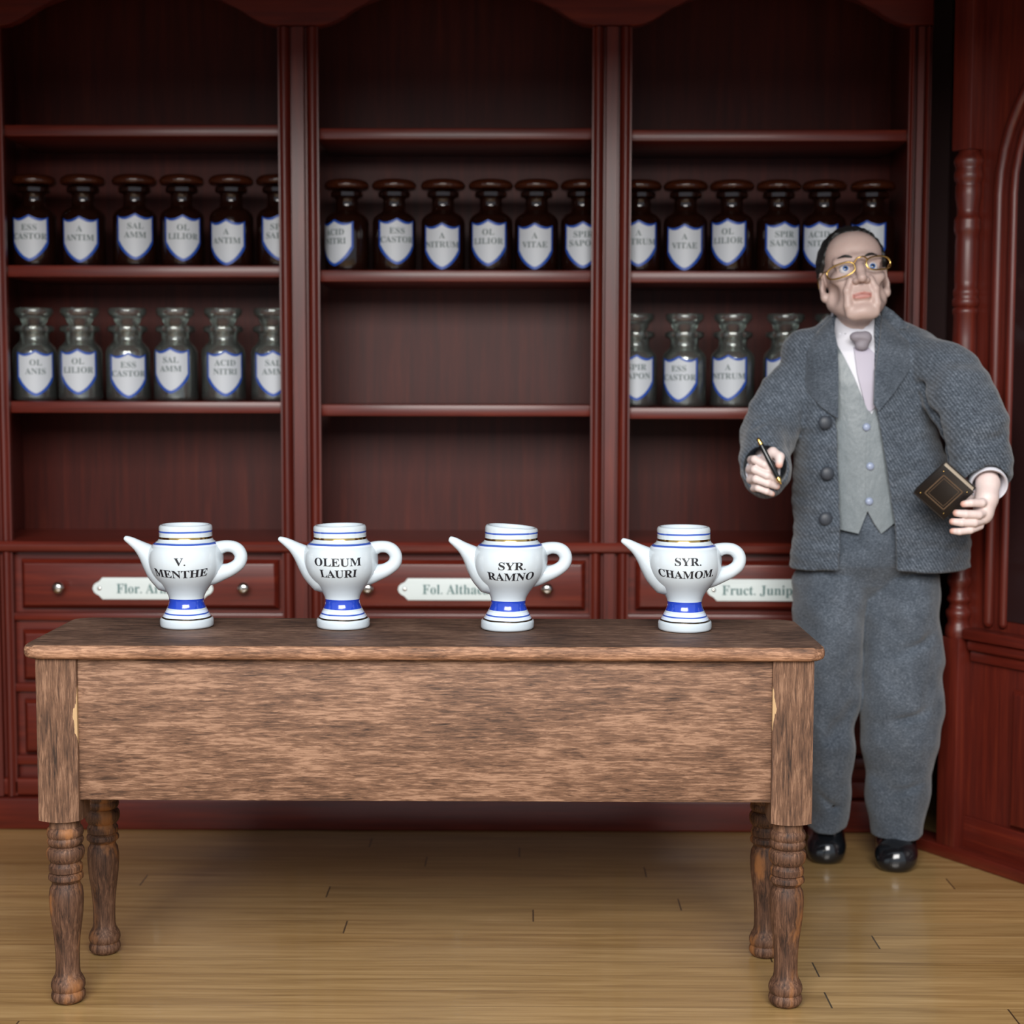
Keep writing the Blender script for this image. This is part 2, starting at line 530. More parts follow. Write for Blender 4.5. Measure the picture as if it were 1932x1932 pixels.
# ------------------------------------------------------------------ bottles with shield labels
def shield_patch(R, half, z0, h, inset, r_out, r_in):
    """shield outline wrapped on a cylinder of radius R"""
    N, K = 22, 8
    def top(t): return 1 - .085 * math.sin(PI / 2 * min(t / .6, 1)) + (.045 * ((t - .6) / .4) ** 2 if t > .6 else 0)
    def bot(t): return .40 * (1 - (1 - t ** 1.5) ** .8) if t < 1 else .40
    ia, iz = inset / R, inset
    vs, fs = [], []
    for rr in (r_out, r_in):
        for i in range(N + 1):
            u = -1 + 2 * i / N
            t = abs(u)
            a = u * (half - ia)
            lo = z0 + bot(t) * h + iz * (1.25 if t < .95 else .6); hi = z0 + top(t) * h - iz
            for k in range(K + 1):
                z = lo + (hi - lo) * k / K
                vs.append((rr * math.sin(a), -rr * math.cos(a), z))
    S = (N + 1) * (K + 1)
    for i in range(N):
        for k in range(K):
            p = i * (K + 1) + k
            fs.append((p, p + K + 1, p + K + 2, p + 1)); fs.append((S + p, S + p + 1, S + p + K + 2, S + p + K + 1))
    edge = [i * (K + 1) for i in range(N + 1)] + [N * (K + 1) + k for k in range(1, K + 1)] + [i * (K + 1) + K for i in range(N - 1, -1, -1)] + [k for k in range(K - 1, 0, -1)]
    for p, q in zip(edge, edge[1:] + edge[:1]): fs.append((p, S + p, S + q, q))
    return vs, fs


def label_on(bottle, R, z0, h, lines, half=.87):
    vs, fs = shield_patch(R, half, z0, h, .0062, R + .0018, R + .0010)
    lab = link_mesh('shield_label', pydata('shield_label', vs, fs), M['label_white'], bottle, smooth=40)
    vs, fs = shield_patch(R, half, z0, h, 0, R + .0010, R + .0004)
    link_mesh('border', pydata('border', vs, fs), M['label_blue'], lab, smooth=40)
    tag(lab, 'white shield label with blue border')
    V, F = [], []
    for j, s in enumerate(lines):
        vs, fs = text_mesh(s, .0245, .0003, 2)
        zz = z0 + h * (.665 if j == 0 else .475)
        n = len(V)
        for x, y, z in vs:
            a = max(-1.15, min(1.15, x / R)); rr = R + .0023 - y
            V.append((rr * math.sin(a), -rr * math.cos(a), zz + z))
        F += [tuple(n + q for q in f) for f in fs]
    if V: link_mesh('lettering', pydata('lettering', V, F), M['label_ink'], lab)


def glass_shell(outer, inner_r):
    """outer profile with a hollow inside"""
    bm = BM()
    lathe(bm, outer + inner_r, n=36)
    return bm


RB = .0635
def mesh_of(bm, mat, name):
    me = bpy.data.meshes.new(name); bmesh.ops.recalc_face_normals(bm, faces=bm.faces); bm.to_mesh(me); bm.free()
    me.materials.append(mat); me.polygons.foreach_set('use_smooth', [True] * len(me.polygons)); me.set_sharp_from_angle(angle=math.radians(50))
    return me


out_a = [(.052, 0), (.060, .003), (RB, .010), (RB, .140), (.061, .152), (.052, .163), (.040, .170), (.034, .176), (.032, .186), (.032, .208), (.036, .212), (.046, .215), (.047, .226), (.043, .230), (.027, .231)]
inn_a = [(.024, .228), (.024, .180), (.034, .166), (.052, .156), (.0575, .146), (.0575, .012), (.050, .008)]
b = BM(); lathe(b, out_a + inn_a, n=36); ME_A = mesh_of(b, M['amber'], 'amber_bottle')
b = BM(); lathe(b, smooth_prof([(.018, .205), (.023, .2315), (.036, .234), (.058, .236), (.064, .243), (.063, .252), (.052, .261), (.022, .266), (.004, .267)], 3), n=36); ME_AC = mesh_of(b, M['amber_cap'], 'stopper')
out_c = [(.052, 0), (.060, .002), (RB, .008), (RB, .140), (.060, .153), (.050, .164), (.043, .171), (.041, .178), (.041, .192), (.046, .197), (.056, .201), (.058, .208), (.056, .215), (.048, .218), (.034, .219)]
inn_c = [(.031, .216), (.031, .176), (.042, .166), (.056, .151), (.0595, .140), (.0595, .010), (.050, .007)]
b = BM(); lathe(b, out_c + inn_c, n=36); ME_C = mesh_of(b, M['glass'], 'clear_jar')
b = BM(); lathe(b, [(.022, .172), (.029, .2195), (.036, .226), (.040, .238), (.048, .246), (.053, .250), (.055, .256), (.055, .264), (.052, .268), (.010, .270)], n=36); ME_CS = mesh_of(b, M['glass'], 'stopper')

# (bay, kind, bottle px, label px, label height shift, words, where)
B = [
 (0, 'a', 65, 55, 0, ('ESS', 'CASTOR'), 'label ESS CASTOR turned left, beside the left cabinet post'),
 (0, 'a', 158, 150, -.004, ('A', 'ANTIM'), 'label A ANTIM turned left, before the SAL AMM bottle'),
 (0, 'a', 255, 255, .004, ('SAL', 'AMM'), 'label SAL AMM, on the top bottle shelf'),
 (0, 'a', 344, 345, 0, ('OL', 'LILIOR'), 'label OL LILIOR, in the left bay next to SAL AMM'),
 (0, 'a', 437, 427, -.012, ('A', 'ANTIM'), 'low label A ANTIM, fifth in the left bay'),
 (0, 'a', 526, 528, .002, ('SPIR', 'SAPON'), 'label SPIR SAPON half hidden by the post of the left bay'),
 (1, 'a', 655, 632, 0, ('ACID', 'NITRI'), 'label ACID NITRI turned far left, first in the middle bay'),
 (1, 'a', 744, 749, .004, ('ESS', 'CASTOR'), 'label ESS CASTOR, second in the middle bay'),
 (1, 'a', 836, 834, -.010, ('A', 'NITRUM'), 'low set label A NITRUM, third in the middle bay'),
 (1, 'a', 926, 921, 0, ('OL', 'LILIOR'), 'yellowed label OL LILIOR, fourth in the middle bay'),
 (1, 'a', 1012, 1009, -.010, ('A', 'VITAE'), 'label A VITAE, fifth in the middle bay'),
 (1, 'a', 1099, 1100, -.006, ('SPIR', 'SAPON'), 'label SPIR SAPON at the right end of the middle bay'),
 (2, 'a', 1206, 1205, 0, ('A', 'NITRUM'), 'label A NITRUM partly behind the post, first in the right bay'),
 (2, 'a', 1293, 1292, -.011, ('A', 'VITAE'), 'low set label A VITAE, second in the right bay'),
 (2, 'a', 1380, 1373, .004, ('OL', 'LILIOR'), 'label OL LILIOR, third in the right bay'),
 (2, 'a', 1468, 1480, -.004, ('SPIR', 'SAPON'), 'label SPIR SAPON turned right, just left of the man\'s head'),
 (2, 'a', 1554, 1546, -.004, ('ACID', 'NITRI'), 'label ACID NITRI partly behind the man\'s hair'),
 (2, 'a', 1645, 1636, 0, ('OL', ''), 'label partly hidden by the man\'s head, last in the right bay'),
 (0, 'c', 66, 67, 0, ('OL', 'ANIS'), 'label OL ANIS, beside the left cabinet post'),
 (0, 'c', 152, 147, .004, ('OL', 'LILIOR'), 'label OL LILIOR, between OL ANIS and ESS CASTOR'),
 (0, 'c', 242, 242, -.006, ('ESS', 'CASTOR'), 'label ESS CASTOR, third in the left bay'),
 (0, 'c', 332, 322, .008, ('SAL', 'AMM'), 'high set label SAL AMM, fourth in the left bay'),
 (0, 'c', 422, 425, 0, ('ACID', 'NITRI'), 'label ACID NITRI, fifth in the left bay'),
 (0, 'c', 515, 515, 0, ('SAL', 'AMM'), 'label SAL AMM cut off by the post of the left bay'),
 (2, 'c', 1198, 1201, .004, ('SPIR', 'SAPON'), 'label SPIR SAPON partly behind the post of the right bay'),
 (2, 'c', 1291, 1281, 0, ('ESS', 'CASTOR'), 'label ESS CASTOR, second in the right bay'),
 (2, 'c', 1382, 1374, .004, ('A', 'NITRUM'), 'label A NITRUM, beside the man\'s grey sleeve'),
 (2, 'c', 1481, 1476, 0, ('', ''), 'only its stopper and neck showing above the man\'s shoulder'),
 (2, 'c', 1572, 1566, 0, ('', ''), 'mostly hidden behind the man\'s collar'),
]
for bay, kd, px, lpx, dz, words_, where in B:
    zt = SH['amber' if kd == 'a' else 'clear', bay]
    yb = YC + .115
    p = at(px, 430 if kd == 'a' else 690, yb)
    d = p.y - CAM_LOC.y
    Rpx = RB * FPX / d
    app = math.asin(max(-.8, min(.8, (lpx - px) / Rpx)))
    rot = app - math.atan2(p.x, d)
    if kd == 'a':
        o = empty('amber_bottle', (p.x, yb, zt + .0006), rot, 'dark amber glass bottle, ' + where, 'bottle', 'amber bottles on the upper bottle shelf')
        bo, st = ME_A, ME_AC
    else:
        o = empty('clear_glass_jar', (p.x, yb, zt + .0006), rot, 'clear glass jar, ' + where, 'jar', 'clear glass jars on the lower bottle shelf')
        bo, st = ME_C, ME_CS
    for nm, me in (('body', bo), ('stopper', st)):
        c = bpy.data.objects.new(nm, me); c.parent = o; COL.objects.link(c)
    label_on(o, RB, .014 + dz, .132, [w for w in words_ if w])

# ------------------------------------------------------------------ corner cabinet on the right
ang = math.atan2(-.845, .535)
KX = Vector((.535, -.845, 0)).normalized(); KY = Vector((.845, .535, 0)).normalized()
F0 = Vector((1.093, 1.206, 0))
COR = empty('corner_cabinet', F0, ang, 'dark red corner cabinet with turned column and arched door at the right edge', 'cabinet')


def kf(px, py, off=0.0):
    """pixel to (along the face, height) of the corner cabinet, off metres out of its face"""
    r = ray(px, py)
    o = F0 - KY * off
    t = (o - CAM_LOC).dot(KY) / r.dot(KY)
    p = CAM_LOC + r * t
    return (p - F0).dot(KX), p.z


FL_ = 1.22
xc = kf(1817, 800, .016)[0]
HT = 2.62
b = BM()
foot = [(xc - .034, 0), (FL_, 0)]
c0 = mat_of(COR).inverted()
for wx, wy in ((2.19, F0.y + KX.y * FL_), (2.19, 1.71), (1.30, 1.71)):
    q = c0 @ Vector((wx, wy, 0)); foot.append((q.x, q.y))
lo = [b.verts.new((x, y, .03)) for x, y in foot]; hi = [b.verts.new((x, y, HT)) for x, y in foot]
for k in range(len(foot)): b.faces.new((lo[k], lo[(k + 1) % len(foot)], hi[(k + 1) % len(foot)], hi[k]))
b.faces.new(lo[::-1]); b.faces.new(hi)
build('carcass', b, M['mahogany'], COR, smooth=False)
zl = kf(1880, 1610, .05)[1]
b = BM(); box(b, -.022, FL_ - .02, -.055, .03, 0, .034, .004); box(b, xc - .034, FL_, -.012, .01, .03, .12, .004)
build('plinth', b, M['mahogany_long'], COR)
# turned half column on blocks
xc = kf(1817, 800, .016)[0]
zc_ = lambda py: kf(1817, py, .016)[1]
kcol = .00146
b = BM()
prof = [(22, 1204), (25, 1196), (23, 1182), (19, 1176), (21, 1166), (24, 1160), (23, 1152), (18, 1148), (17, 1138), (22, 1134), (22, 1128), (17, 1122), (18, 1108), (23, 1100), (23, 1090), (19, 1085), (21, 1070), (24, 960), (24, 800), (23, 640), (22, 596), (24, 592), (24, 584), (21, 581), (25, 576), (25, 566), (22, 562), (24, 557), (24, 548), (21, 544), (22, 530), (22, 460), (21, 446), (24, 440), (25, 430), (24, 424), (25, 418), (23, 412), (20, 408), (20, 396), (24, 372), (24, 354), (22, 348), (26, 342), (27, 330), (24, 322), (25, 316), (28, 308), (26, 300), (20, 292), (18, 284)]
lathe(b, [(r * kcol, zc_(y)) for r, y in prof], (xc, -.016, 0), 28)
build('turned_column', b, M['mahogany'], COR, smooth=60)
b = BM(); box(b, xc - .033, xc + .033, -.049, .01, .030, zc_(1202), .004)
build('column_base', b, M['mahogany'], COR)
b = BM(); box(b, xc - .033, xc + .033, -.049, .01, zc_(287), HT, .004)
build('column_block', b, M['mahogany'], COR)
# door with arched mouldings
xd = kf(1876, 600, .012)[0]
xd2 = kf(1904, 600, .012)[0]
z_spring = kf(1878, 370, .012)[1]
z_sill = kf(1890, 1178, .012)[1]
xdc = xd + .46


def arch_ridge(xa, rad, r):
    pts = [(xa, -.004, z_sill)]
    pts += [(xa, -.004, z_sill + (z_spring - z_sill) * k / 6) for k in range(1, 6)]
    Rr = xdc - xa
    for k in range(0, 25):
        a = PI * k / 24
        pts.append((xdc - Rr * math.cos(a), -.004, z_spring + Rr * math.sin(a)))
    pts += [(xdc + Rr, -.004, z_spring - (z_spring - z_sill) * k / 6) for k in range(1, 7)]
    bm = BM(); tube(bm, pts, r, 12)
    return bm


dr = build('door', arch_ridge(xd, .46, .016), M['mahogany'], COR, smooth=True)
tag(dr, 'arched door moulding')
build('arch_moulding', arch_ridge(xd2, .4, .013), M['mahogany'], dr, smooth=True)
pts = []
xi = xd2 + .012
Rr = xdc - xi
pts = [(xi, z_sill + .01)] + [(xdc - Rr * math.cos(PI * k / 24), z_spring + Rr * math.sin(PI * k / 24)) for k in range(25)] + [(xdc + Rr, z_sill + .01)]
b = BM(); prism(b, pts, -.006, .004); build('pane', b, M['dark_glass'], dr, smooth=False)
# waist moulding and lower panel
xw = xc + .04
zA = kf(1900, 1196, .02)[1]; zB = kf(1900, 1262, .02)[1]
b = BM()
box(b, xw, FL_, -.045, .01, zA - .030, zA, .006)
box(b, xw, FL_, -.030, .01, zA - .062, zA - .030, .010, 3)
box(b, xw, FL_, -.014, .01, zB, zA - .062, .006)
build('waist_moulding', b, M['mahogany_long'], COR)
xp = kf(1906, 1450, .01)[0]
b = raised_front(xp, FL_ - .12, kf(1906, 1562, .01)[1], kf(1906, 1300, .01)[1], -.002)
build('lower_panel', b, M['mahogany'], COR, smooth=25)

# ------------------------------------------------------------------ counter table
TT = .762                     # height of the table top
YF = -.085                    # front edge
TL = at(36, 1219, YF).x; TR = at(1562, 1221, YF).x
TB = .318
tx = (TL + TR) / 2
TAB = empty('counter_table', (tx, 0, 0), 0, 'worn brown wooden counter table with four turned legs, standing on the oak floor', 'table')
b = BM()
r = .035
pl = []
hx = (TR - TL) / 2
for cxx, cyy, a0 in ((hx - r, TB - r, 0), (-hx + r, TB - r, 90), (-hx + r, YF + r, 180), (hx - r, YF + r, 270)):
    for k in range(9):
        a = math.radians(a0 + 90 * k / 8)
        pl.append((cxx + r * math.cos(a), cyy + r * math.sin(a)))
layers = []
th = .0285
for ins, z in ((.006, TT - th), (.002, TT - th + .003), (0, TT - th + .009), (0, TT - .010), (.002, TT - .004), (.006, TT - .0008), (.010, TT)):
    layers.append([b.verts.new((x - ins * (x / hx), y - ins * (1 if y > .12 else -1), z)) for x, y in pl])
for A, C in zip(layers, layers[1:]):
    for k in range(len(pl)): b.faces.new((A[k], A[(k + 1) % len(pl)], C[(k + 1) % len(pl)], C[k]))
b.faces.new(layers[0][::-1]); b.faces.new(layers[-1])
o = build('tabletop', b, [M['table_top'], M['table_edge']], TAB, smooth=50)
for p in o.data.polygons: p.material_index = 0 if abs(p.normal.z) > .85 else 1

S2 = .0415
ZA = TT - th
yl_f, yl_b = -.0265, .262
xl_l = at(106, 1300, yl_f - S2).x - tx; xl_r = at(1497, 1300, yl_f - S2).x - tx
zpost = at(106, 1552, yl_f - S2).z
lz = [(330, 133), (345, 141), (365, 148), (385, 150), (405, 145), (417, 138), (428, 144), (442, 149), (460, 147), (478, 138), (490, 129), (505, 143), (525, 153), (548, 155), (575, 152), (600, 142), (622, 129), (638, 132), (655, 137), (680, 138), (700, 135), (711, 129), (724, 138), (742, 144), (762, 142), (780, 130), (795, 120), (812, 124), (840, 133), (900, 141), (960, 140), (1050, 134), (1130, 124), (1200, 114), (1280, 105), (1370, 99), (1450, 98), (1520, 99), (1555, 106), (1590, 127), (1620, 139), (1645, 141), (1668, 136), (1684, 127), (1700, 136), (1722, 141), (1745, 138), (1768, 122), (1785, 96)]


def leg_mesh(worn):
    bm = BM()
    # square post with a turned lower end
    n = 8
    def zb(x, y): return zpost - .010 * max(0, 1 - (x * x + y * y) / (2 * S2 * S2)) + .004
    g = [[bm.verts.new((S2 * (-1 + 2 * i / n), S2 * (-1 + 2 * j / n), zb(S2 * (-1 + 2 * i / n), S2 * (-1 + 2 * j / n)))) for j in range(n + 1)] for i in range(n + 1)]
    for i in range(n):
        for j in range(n): bm.faces.new((g[i][j], g[i][j + 1], g[i + 1][j + 1], g[i + 1][j]))
    rim = [g[i][0] for i in range(n)] + [g[n][j] for j in range(n)] + [g[i][n] for i in range(n, 0, -1)] + [g[0][j] for j in range(n, 0, -1)]
    top = [bm.verts.new((v.co.x, v.co.y, ZA - .0005)) for v in rim]
    for k in range(len(rim)): bm.faces.new((rim[k], rim[(k + 1) % len(rim)], top[(k + 1) % len(rim)], top[k]))
    bm.faces.new(top)
    z0 = at(118, 1480 + 1788 / 4.273, yl_f).z
    z1 = at(118, 1480 + 330 / 4.273, yl_f).z
    pr = []
    for yz, rz in lz:
        z = at(118, 1480 + yz / 4.273, yl_f).z
        pr.append(((rz - (7 if rz < 134 and yz < 830 else 0)) * 2.5e-4, (z - z0) * (z1 / (z1 - z0))))
    pr.append((.012, 0))
    lathe(bm, [(.03, zpost + .03)] + pr, n=32)
    return bm


def leg_wood(name, off):
    """post timber; turned part rubbed to orange bare wood in patches"""
    m = table_wood(name, 'z', .44, .44, (1.0, .95, .95, 1))
    t = m.node_tree; bs = t.nodes['Principled BSDF']; src = bs.inputs['Base Color'].links[0].from_socket
    tc = t.nodes.new('ShaderNodeTexCoord'); mp = t.nodes.new('ShaderNodeMapping'); mp.inputs['Location'].default_value = (off, off * 1.7, off * .6); mp.inputs['Scale'].default_value = (26, 26, 9)
    nz = t.nodes.new('ShaderNodeTexNoise'); nz.inputs['Detail'].default_value = 5; nz.inputs['Scale'].default_value = 1
    rp = t.nodes.new('ShaderNodeValToRGB'); rp.color_ramp.elements[0].position = .55; rp.color_ramp.elements[1].position = .66
    mx = t.nodes.new('ShaderNodeMix'); mx.data_type = 'RGBA'; mx.inputs[7].default_value = (.33, .135, .045, 1)
    ml = t.nodes.new('ShaderNodeMath'); ml.operation = 'MULTIPLY'; ml.inputs[1].default_value = .75
    L = t.links
    L.new(tc.outputs['Object'], mp.inputs[0]); L.new(mp.outputs[0], nz.inputs['Vector']); L.new(nz.outputs['Fac'], rp.inputs[0])
    L.new(rp.outputs[0], ml.inputs[0]); L.new(ml.outputs[0], mx.inputs[0]); L.new(src, mx.inputs[6]); L.new(mx.outputs[2], bs.inputs['Base Color'])
    return m


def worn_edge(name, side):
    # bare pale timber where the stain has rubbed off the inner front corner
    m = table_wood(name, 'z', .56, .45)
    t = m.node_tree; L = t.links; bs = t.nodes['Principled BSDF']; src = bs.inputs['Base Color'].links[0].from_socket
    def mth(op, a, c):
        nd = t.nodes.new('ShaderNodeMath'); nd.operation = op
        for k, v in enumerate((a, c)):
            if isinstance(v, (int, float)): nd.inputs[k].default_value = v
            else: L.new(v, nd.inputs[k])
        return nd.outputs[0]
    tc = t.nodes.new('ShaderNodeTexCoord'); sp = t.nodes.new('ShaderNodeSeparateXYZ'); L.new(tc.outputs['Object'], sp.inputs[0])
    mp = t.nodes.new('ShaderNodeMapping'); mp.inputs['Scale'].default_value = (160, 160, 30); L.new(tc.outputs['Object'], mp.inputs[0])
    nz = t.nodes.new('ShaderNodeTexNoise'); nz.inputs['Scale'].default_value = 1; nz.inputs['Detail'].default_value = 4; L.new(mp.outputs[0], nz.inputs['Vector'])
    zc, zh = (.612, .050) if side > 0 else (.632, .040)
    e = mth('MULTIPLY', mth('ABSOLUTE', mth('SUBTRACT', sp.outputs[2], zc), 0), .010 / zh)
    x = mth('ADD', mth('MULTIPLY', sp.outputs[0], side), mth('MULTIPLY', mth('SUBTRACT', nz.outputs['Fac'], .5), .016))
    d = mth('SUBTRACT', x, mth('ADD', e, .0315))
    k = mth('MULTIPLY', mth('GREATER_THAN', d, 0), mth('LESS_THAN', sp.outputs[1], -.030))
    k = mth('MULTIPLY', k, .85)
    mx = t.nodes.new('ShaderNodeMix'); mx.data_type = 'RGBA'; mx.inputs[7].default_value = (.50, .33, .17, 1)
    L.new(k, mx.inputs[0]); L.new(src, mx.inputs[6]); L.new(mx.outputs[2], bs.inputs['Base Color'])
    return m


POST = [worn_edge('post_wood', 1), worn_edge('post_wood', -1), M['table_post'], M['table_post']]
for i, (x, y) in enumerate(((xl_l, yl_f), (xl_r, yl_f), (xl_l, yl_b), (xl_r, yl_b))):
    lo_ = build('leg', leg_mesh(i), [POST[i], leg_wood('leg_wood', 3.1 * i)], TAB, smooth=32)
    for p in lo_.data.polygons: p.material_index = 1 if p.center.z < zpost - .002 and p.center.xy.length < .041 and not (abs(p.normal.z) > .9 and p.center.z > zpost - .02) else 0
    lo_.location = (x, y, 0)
zap = at(700, 1511, yl_f - S2 + .012).z
ya = yl_f - S2
for nm, bx, mt in (('apron', (xl_l + S2 - .002, xl_r - S2 + .002, ya + .010, ya + .030, zap, ZA - .0005), 'table_apron'),
                   ('apron', (xl_l + S2 - .002, xl_r - S2 + .002, yl_b + S2 - .03, yl_b + S2 - .010, zap, ZA - .0005), 'table_apron')):
    b = BM(); box(b, *bx, .002); build(nm, b, M[mt], TAB)
M['table_side'] = table_wood('table_side_wood', 'x', .9, .5)
for x in (xl_l, xl_r):
    b = BM(); box(b, x - .012, x + .012, yl_f + S2 - .002, yl_b - S2 + .002, zap, ZA - .0005, .002); build('apron', b, M['table_side'], TAB)

# ------------------------------------------------------------------ syrup jugs
JS = 3.44e-4
jug_prof = [(120, 0), (150, .5), (159, 6), (163, 16), (163, 44), (159, 56), (148, 66), (137, 86), (126, 106), (115, 128), (108, 146), (105, 164), (106, 182), (112, 204), (127, 232), (147, 260), (172, 290), (193, 318), (209, 346), (220, 376), (227, 408), (229, 440), (226, 472), (219, 498), (206, 520), (190, 536), (175, 546), (166, 556), (162, 570), (161, 590), (162, 626), (160, 640), (154, 648), (146, 651), (140, 648), (136, 638), (134, 560), (130, 540), (20, 520)]


def porcelain(name, bands):
    t = NT(name)
    white = (.55, .62, .67, 1)
    if bands:
        tc = t.n('ShaderNodeTexCoord'); sp = t.n('ShaderNodeSeparateXYZ'); t.l(tc.outputs['Object'], sp.inputs[0])
        nz = t.noise(t.coords((9, 9, 9)), 1, 2, .5)
        nf = t.noise(t.coords((70, 70, 30)), 1, 3, .6)
        z = t.math('ADD', sp.outputs[2], t.math('MULTIPLY', t.math('SUBTRACT', nz, .5), .006))
        zn = t.math('DIVIDE', z, .24)
        Z = lambda k: k * JS / .24
        blue = (.014, .05, .42, 1); pale = (.45, .55, .80, 1); thin = (.045, .10, .42, 1)
        W = white
        st = [(0, W), (Z(58), (.1, .07, .04, 1)), (Z(67), (.62, .70, .85, 1)), (Z(86), thin), (Z(95), (.62, .70, .88, 1)), (Z(110), W), (Z(121), blue), (Z(182), W),
              (Z(520), (.66, .72, .84, 1)), (Z(531), thin), (Z(540), W), (Z(563), (.62, .40, .12, 1)), (Z(577), W), (Z(605), thin), (Z(614), W)]
        r1 = t.ramp(zn, st, 'CONSTANT')
        zs = t.math('ADD', zn, t.math('MULTIPLY', t.math('SUBTRACT', nf, .5), .02))
        t.color(r1)
        met = t.ramp(zn, [(0, (0, 0, 0, 1)), (Z(58), (.8, .8, .8, 1)), (Z(67), (0, 0, 0, 1)), (Z(563), (1, 1, 1, 1)), (Z(577), (0, 0, 0, 1))], 'CONSTANT')
        t.l(met, t.b.inputs['Metallic'])
    else:
        t.set(Base_Color=white)
    t.set(Roughness=.16, Coat_Weight=.6, Coat_Roughness=.05)
    t.bump(t.noise(t.coords((45, 45, 45)), 1, 3, .5), .05, .002)
    return t.m


M['porcelain'] = porcelain('white_porcelain', False)
M['porcelain_banded'] = porcelain('banded_porcelain', True)


def radius_at(z):
    k = z / JS
    for (r0, z0), (r1, z1) in zip(jug_prof[:34], jug_prof[1:34]):
        if z0 <= k <= z1: return (r0 + (r1 - r0) * (k - z0) / max(1e-6, z1 - z0)) * JS * 1.03
    return .05


def make_jug(px, py, shear, lines, label, xs=1.12, rim_tilt=0.0, rot=0.0):
    c = on_z(px, py, TT)
    c.x = at(px, py, c.y + .038).x
    o = empty('syrup_jug', (c.x, c.y + .038, TT + .0004), rot, label, 'jug', 'blue banded porcelain jugs on the table')
    # stand where the photo has the foot centre
    def sh(me):
        for v in me.vertices:
            z = v.co.z
            v.co.x += shear * z
            if z > .19: v.co.z += rim_tilt * v.co.x * (z - .19) / .04
    def finish(nm, bm, mt, par):
        me = bpy.data.meshes.new(nm); bmesh.ops.recalc_face_normals(bm, faces=bm.faces); bm.to_mesh(me); bm.free(); sh(me)
        return link_mesh(nm, me, mt, par, smooth=True)
    bm = BM(); lathe(bm, [(r * JS * 1.03, z * JS) for r, z in smooth_prof(jug_prof, 2)], n=56)
    body = finish('body', bm, M['porcelain_banded'], o)
    def T(p, n=4): return smooth_prof([(x * JS * 1.03, 0, z * JS, r * JS) for x, z, r in p], n)
    bm = BM()
    q = T([(-95, 335, 128), (-150, 378, 112), (-197, 424, 88), (-240, 468, 63), (-288, 509, 40), (-334, 541, 28), (-363, 557, 20)])
    tube(bm, [p[:3] for p in q], [p[3] for p in q], 22)
    finish('spout', bm, M['porcelain'], o)
    bm = BM()
    q = T([(130, 458, 66), (172, 482, 54), (212, 503, 44), (252, 512, 38), (292, 507, 39), (323, 486, 41), (338, 450, 41), (329, 410, 41), (302, 382, 41), (262, 360, 45), (214, 346, 55), (165, 334, 66), (125, 332, 75)])
    tube(bm, [p[:3] for p in q], [p[3] for p in q], 22)
    finish('handle', bm, M['porcelain'], o)
    V, F = [], []
    for s, dx, zb, size, bend in lines:
        vs, fs = text_mesh(s, size, .0004, 4)
        n = len(V)
        for x, y, z in vs:
            x = x * xs + dx
            zz = zb + z + bend * x * x
            rr = radius_at(zz) + .0007 - y
            a = x / .078
            V.append((rr * math.sin(a) + shear * zz, -rr * math.cos(a), zz))
        F += [tuple(n + k for k in f) for f in fs]
    link_mesh('lettering', pydata('lettering', V, F), M['jug_ink'], o)
    return o


z1_, z2_ = .1395, .1155
make_jug(353, 1187, 0.0, [('V.', .004, z1_ + .0025, .0235, 0), ('MENTHE', .001, z2_ - .001, .0240, .9)], 'white porcelain jug lettered V. MENTHE, leftmost on the table', 1.2)
make_jug(648, 1188, -.030, [('OLEUM', .001, z1_ + .002, .0245, .4), ('LAURI', .002, z2_ + .001, .0240, .5)], 'white porcelain jug lettered OLEUM LAURI, second from the left', rim_tilt=.02)
make_jug(957, 1191, .042, [('SYR.', .005, z1_ - .003, .0235, 0), ('RAMNO', .004, z2_ - .003, .0240, .8)], 'white porcelain jug lettered SYR. RAMNO, its neck leaning right', 1.2, rim_tilt=-.09)
make_jug(1292, 1193, -.022, [('SYR.', .001, z1_ + .008, .0240, 0), ('CHAMOM.', -.001, z2_ + .004, .0235, .9)], 'white porcelain jug lettered SYR. CHAMOM., nearest the man')

# ------------------------------------------------------------------ the standing man
YM = .97


